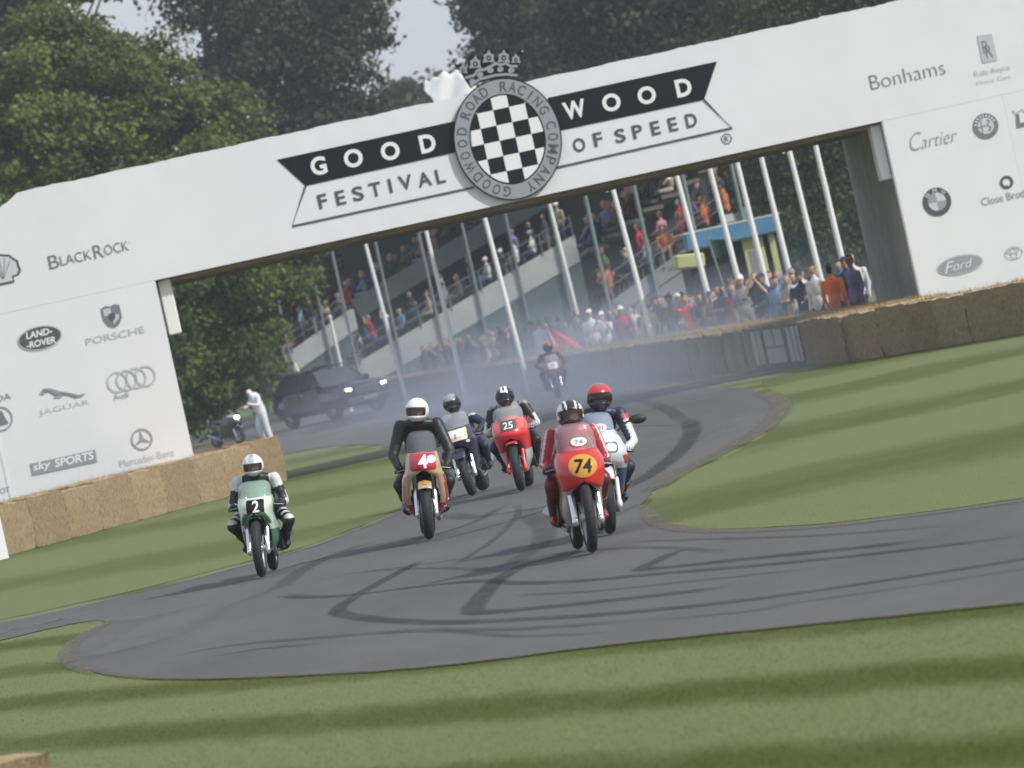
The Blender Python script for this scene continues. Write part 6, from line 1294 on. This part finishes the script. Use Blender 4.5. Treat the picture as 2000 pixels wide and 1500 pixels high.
tree('broad_tree', (b6, D6, 0), [bl_(1560, 20, D6, b6, 150 * k6, 120 * k6), bl_(1700, -40, D6, b6, 160 * k6, 120 * k6), bl_(1560, 230, D6, b6, 140 * k6, 130 * k6), bl_(1640, 330, D6, b6, 130 * k6, 150 * k6), bl_(1590, 440, D6, b6, 150 * k6, 110 * k6), bl_(1720, 180, D6, b6, 160 * k6, 160 * k6), bl_(1680, 500, D6, b6, 130 * k6, 100 * k6)], 150000, .19, LF_MID, 'mid green tree seen through the arch beside the right tower', 6, .5, 1.1, 90)
D7 = 250; k7 = D7 / 12000; b7, _ = xz(1950, 500, D7)
tree('broad_tree', (b7, D7, 0), [bl_(1900, -40, D7, b7, 150 * k7, 110 * k7), bl_(2040, 0, D7, b7, 130 * k7, 120 * k7), bl_(2100, 150, D7, b7, 200 * k7, 200 * k7), bl_(1900, 200, D7, b7, 170 * k7, 200 * k7)], 26000, .38, LF_MID, 'tree crown peeping over the right end of the bridge', 8, .5, 1.1, 80)
D8 = 255; k8 = D8 / 12000; b8, _ = xz(-40, 500, D8)
tree('dark_tree', (b8, D8, 0), [bl_(-20, 10, D8, b8, 120 * k8, 90 * k8), bl_(-100, 150, D8, b8, 160 * k8, 160 * k8), bl_(60, -40, D8, b8, 120 * k8, 80 * k8), bl_(220, -60, D8, b8, 60 * k8, 50 * k8)], 22000, .4, LF_DARK, 'dark tree top behind the big sunlit tree in the left corner', 9, .5, 1.1, 70)
# far woodland that closes the view along the ground
r = np.random.default_rng(77); n = 70000; x = r.uniform(-70, 70, n); y = 420 + r.uniform(0, 25, n); hz = 7 + 3 * np.sin(x * .21) + 2 * np.sin(x * .57 + 1); z = hz * r.random(n) ** .7
nrm = r.normal(size=(n, 3)) + np.array([0, -.5, .5]); nrm /= np.linalg.norm(nrm, axis=1)[:, None]; t1 = np.cross(nrm, r.normal(size=(n, 3))); t1 /= np.linalg.norm(t1, axis=1)[:, None]; t2 = np.cross(nrm, t1); s = .7 * r.uniform(.6, 1.3, n)[:, None]; p = np.stack([x, y, z], 1)
wo = link_mesh('woodland', quads_mesh('woodland', np.stack([p - t1 * s * .5, p + t2 * s * .35, p + t1 * s * .5, p - t2 * s * .35], 1), LF_DARK, r.random(n) * .7)); tag(wo, 'dark woodland closing the view along the ground far behind', None, None, 'stuff')

# ================================================================== air and tyre smoke
def vol_mat(name, col, dens, ani=.2):
    m = bpy.data.materials.new(name); m.use_nodes = True; N, L = m.node_tree.nodes, m.node_tree.links; N.remove(N['Principled BSDF']); v = N.new('ShaderNodeVolumePrincipled')
    v.inputs['Color'].default_value = (*col, 1); v.inputs['Density'].default_value = dens; v.inputs['Anisotropy'].default_value = ani; L.new(v.outputs[0], N['Material Output'].inputs['Volume']); return m
hz_ = MB().box((0, 1170, 17), (3040, 2540, 36)).obj('haze', vol_mat('thin_air', (.80, .86, .95), .00035)); tag(hz_, 'thin bluish haze over the whole place', None, None, 'stuff')
SM = [((1060, 770), 170, (7, 18, 1.5), .012), ((1250, 745), 150, (5, 16, 1.4), .013), ((960, 775), 172, (4.5, 18, 1.4), .010), ((1400, 735), 140, (4.5, 14, 1.3), .016), ((1280, 720), 160, (5, 16, 1.8), .012), ((880, 745), 212, (4.0, 16, 2.0), .006), ((1150, 700), 185, (9, 20, 2.6), .008), ((950, 700), 205, (8, 16, 3.0), .008), ((800, 860), 140, (6, 14, 1.0), .007), ((1120, 860), 120, (6, 12, .9), .006)]
def smoke_mat(name, col, dens, seed):
    """thins out towards the puff's edge and is broken up by noise"""
    m = bpy.data.materials.new(name); m.use_nodes = True; N, L = m.node_tree.nodes, m.node_tree.links; N.remove(N['Principled BSDF']); v = N.new('ShaderNodeVolumePrincipled'); v.inputs['Color'].default_value = (*col, 1); v.inputs['Anisotropy'].default_value = .1
    tc = N.new('ShaderNodeTexCoord'); ln = N.new('ShaderNodeVectorMath'); ln.operation = 'LENGTH'; L.new(tc.outputs['Object'], ln.inputs[0]); mr = N.new('ShaderNodeMapRange'); mr.interpolation_type = 'SMOOTHSTEP'; mr.inputs[1].default_value = 1.0; mr.inputs[2].default_value = .15; mr.inputs[3].default_value = 0; mr.inputs[4].default_value = dens; L.new(ln.outputs['Value'], mr.inputs[0])
    mp = N.new('ShaderNodeMapping'); mp.inputs['Location'].default_value = (seed * 3.1, seed, 0); mp.inputs['Scale'].default_value = (2.2, 1.2, 1.2); L.new(tc.outputs['Object'], mp.inputs[0]); n = N.new('ShaderNodeTexNoise'); n.inputs['Scale'].default_value = 1.3; n.inputs['Detail'].default_value = 4; L.new(mp.outputs[0], n.inputs['Vector'])
    r2 = N.new('ShaderNodeMapRange'); r2.inputs[1].default_value = .35; r2.inputs[2].default_value = .65; r2.inputs[3].default_value = .35; r2.inputs[4].default_value = 1.5; L.new(n.outputs[0], r2.inputs[0]); mu = N.new('ShaderNodeMath'); mu.operation = 'MULTIPLY'; L.new(mr.outputs[0], mu.inputs[0]); L.new(r2.outputs[0], mu.inputs[1]); L.new(mu.outputs[0], v.inputs['Density']); L.new(v.outputs[0], N['Material Output'].inputs['Volume']); return m
SM = [((1060, 765), 170, (9, 22, 2.4), .014), ((1250, 740), 150, (7, 20, 2.4), .022), ((960, 770), 176, (7, 22, 2.2), .012), ((1400, 730), 140, (7, 17, 2.2), .027), ((1150, 700), 185, (12, 24, 4.2), .009), ((960, 700), 208, (11, 18, 4.8), .009), ((800, 860), 140, (8, 17, 1.6), .008), ((1130, 860), 118, (8, 15, 1.4), .008), ((1280, 650), 160, (9, 16, 4.0), .006), ((1330, 800), 119, (6.5, 15, 1.7), .016), ((1130, 790), 134, (6, 16, 1.6), .012), ((1480, 730), 116, (5, 13, 1.4), .010)]
for i, (p, d, rr_, dn) in enumerate(SM):
    g = at(*p, d); o = MB().ball((0, 0, 0), 1.0, 28, 18).obj('tyre_smoke', smoke_mat('blue_smoke_%d' % i, (.60, .67, .82), dn * 1.25, i), None, (g.x, g.y, .3)); o.scale = rr_; tag(o, 'thin blue tyre smoke drifting over the bend', None, None, 'stuff')
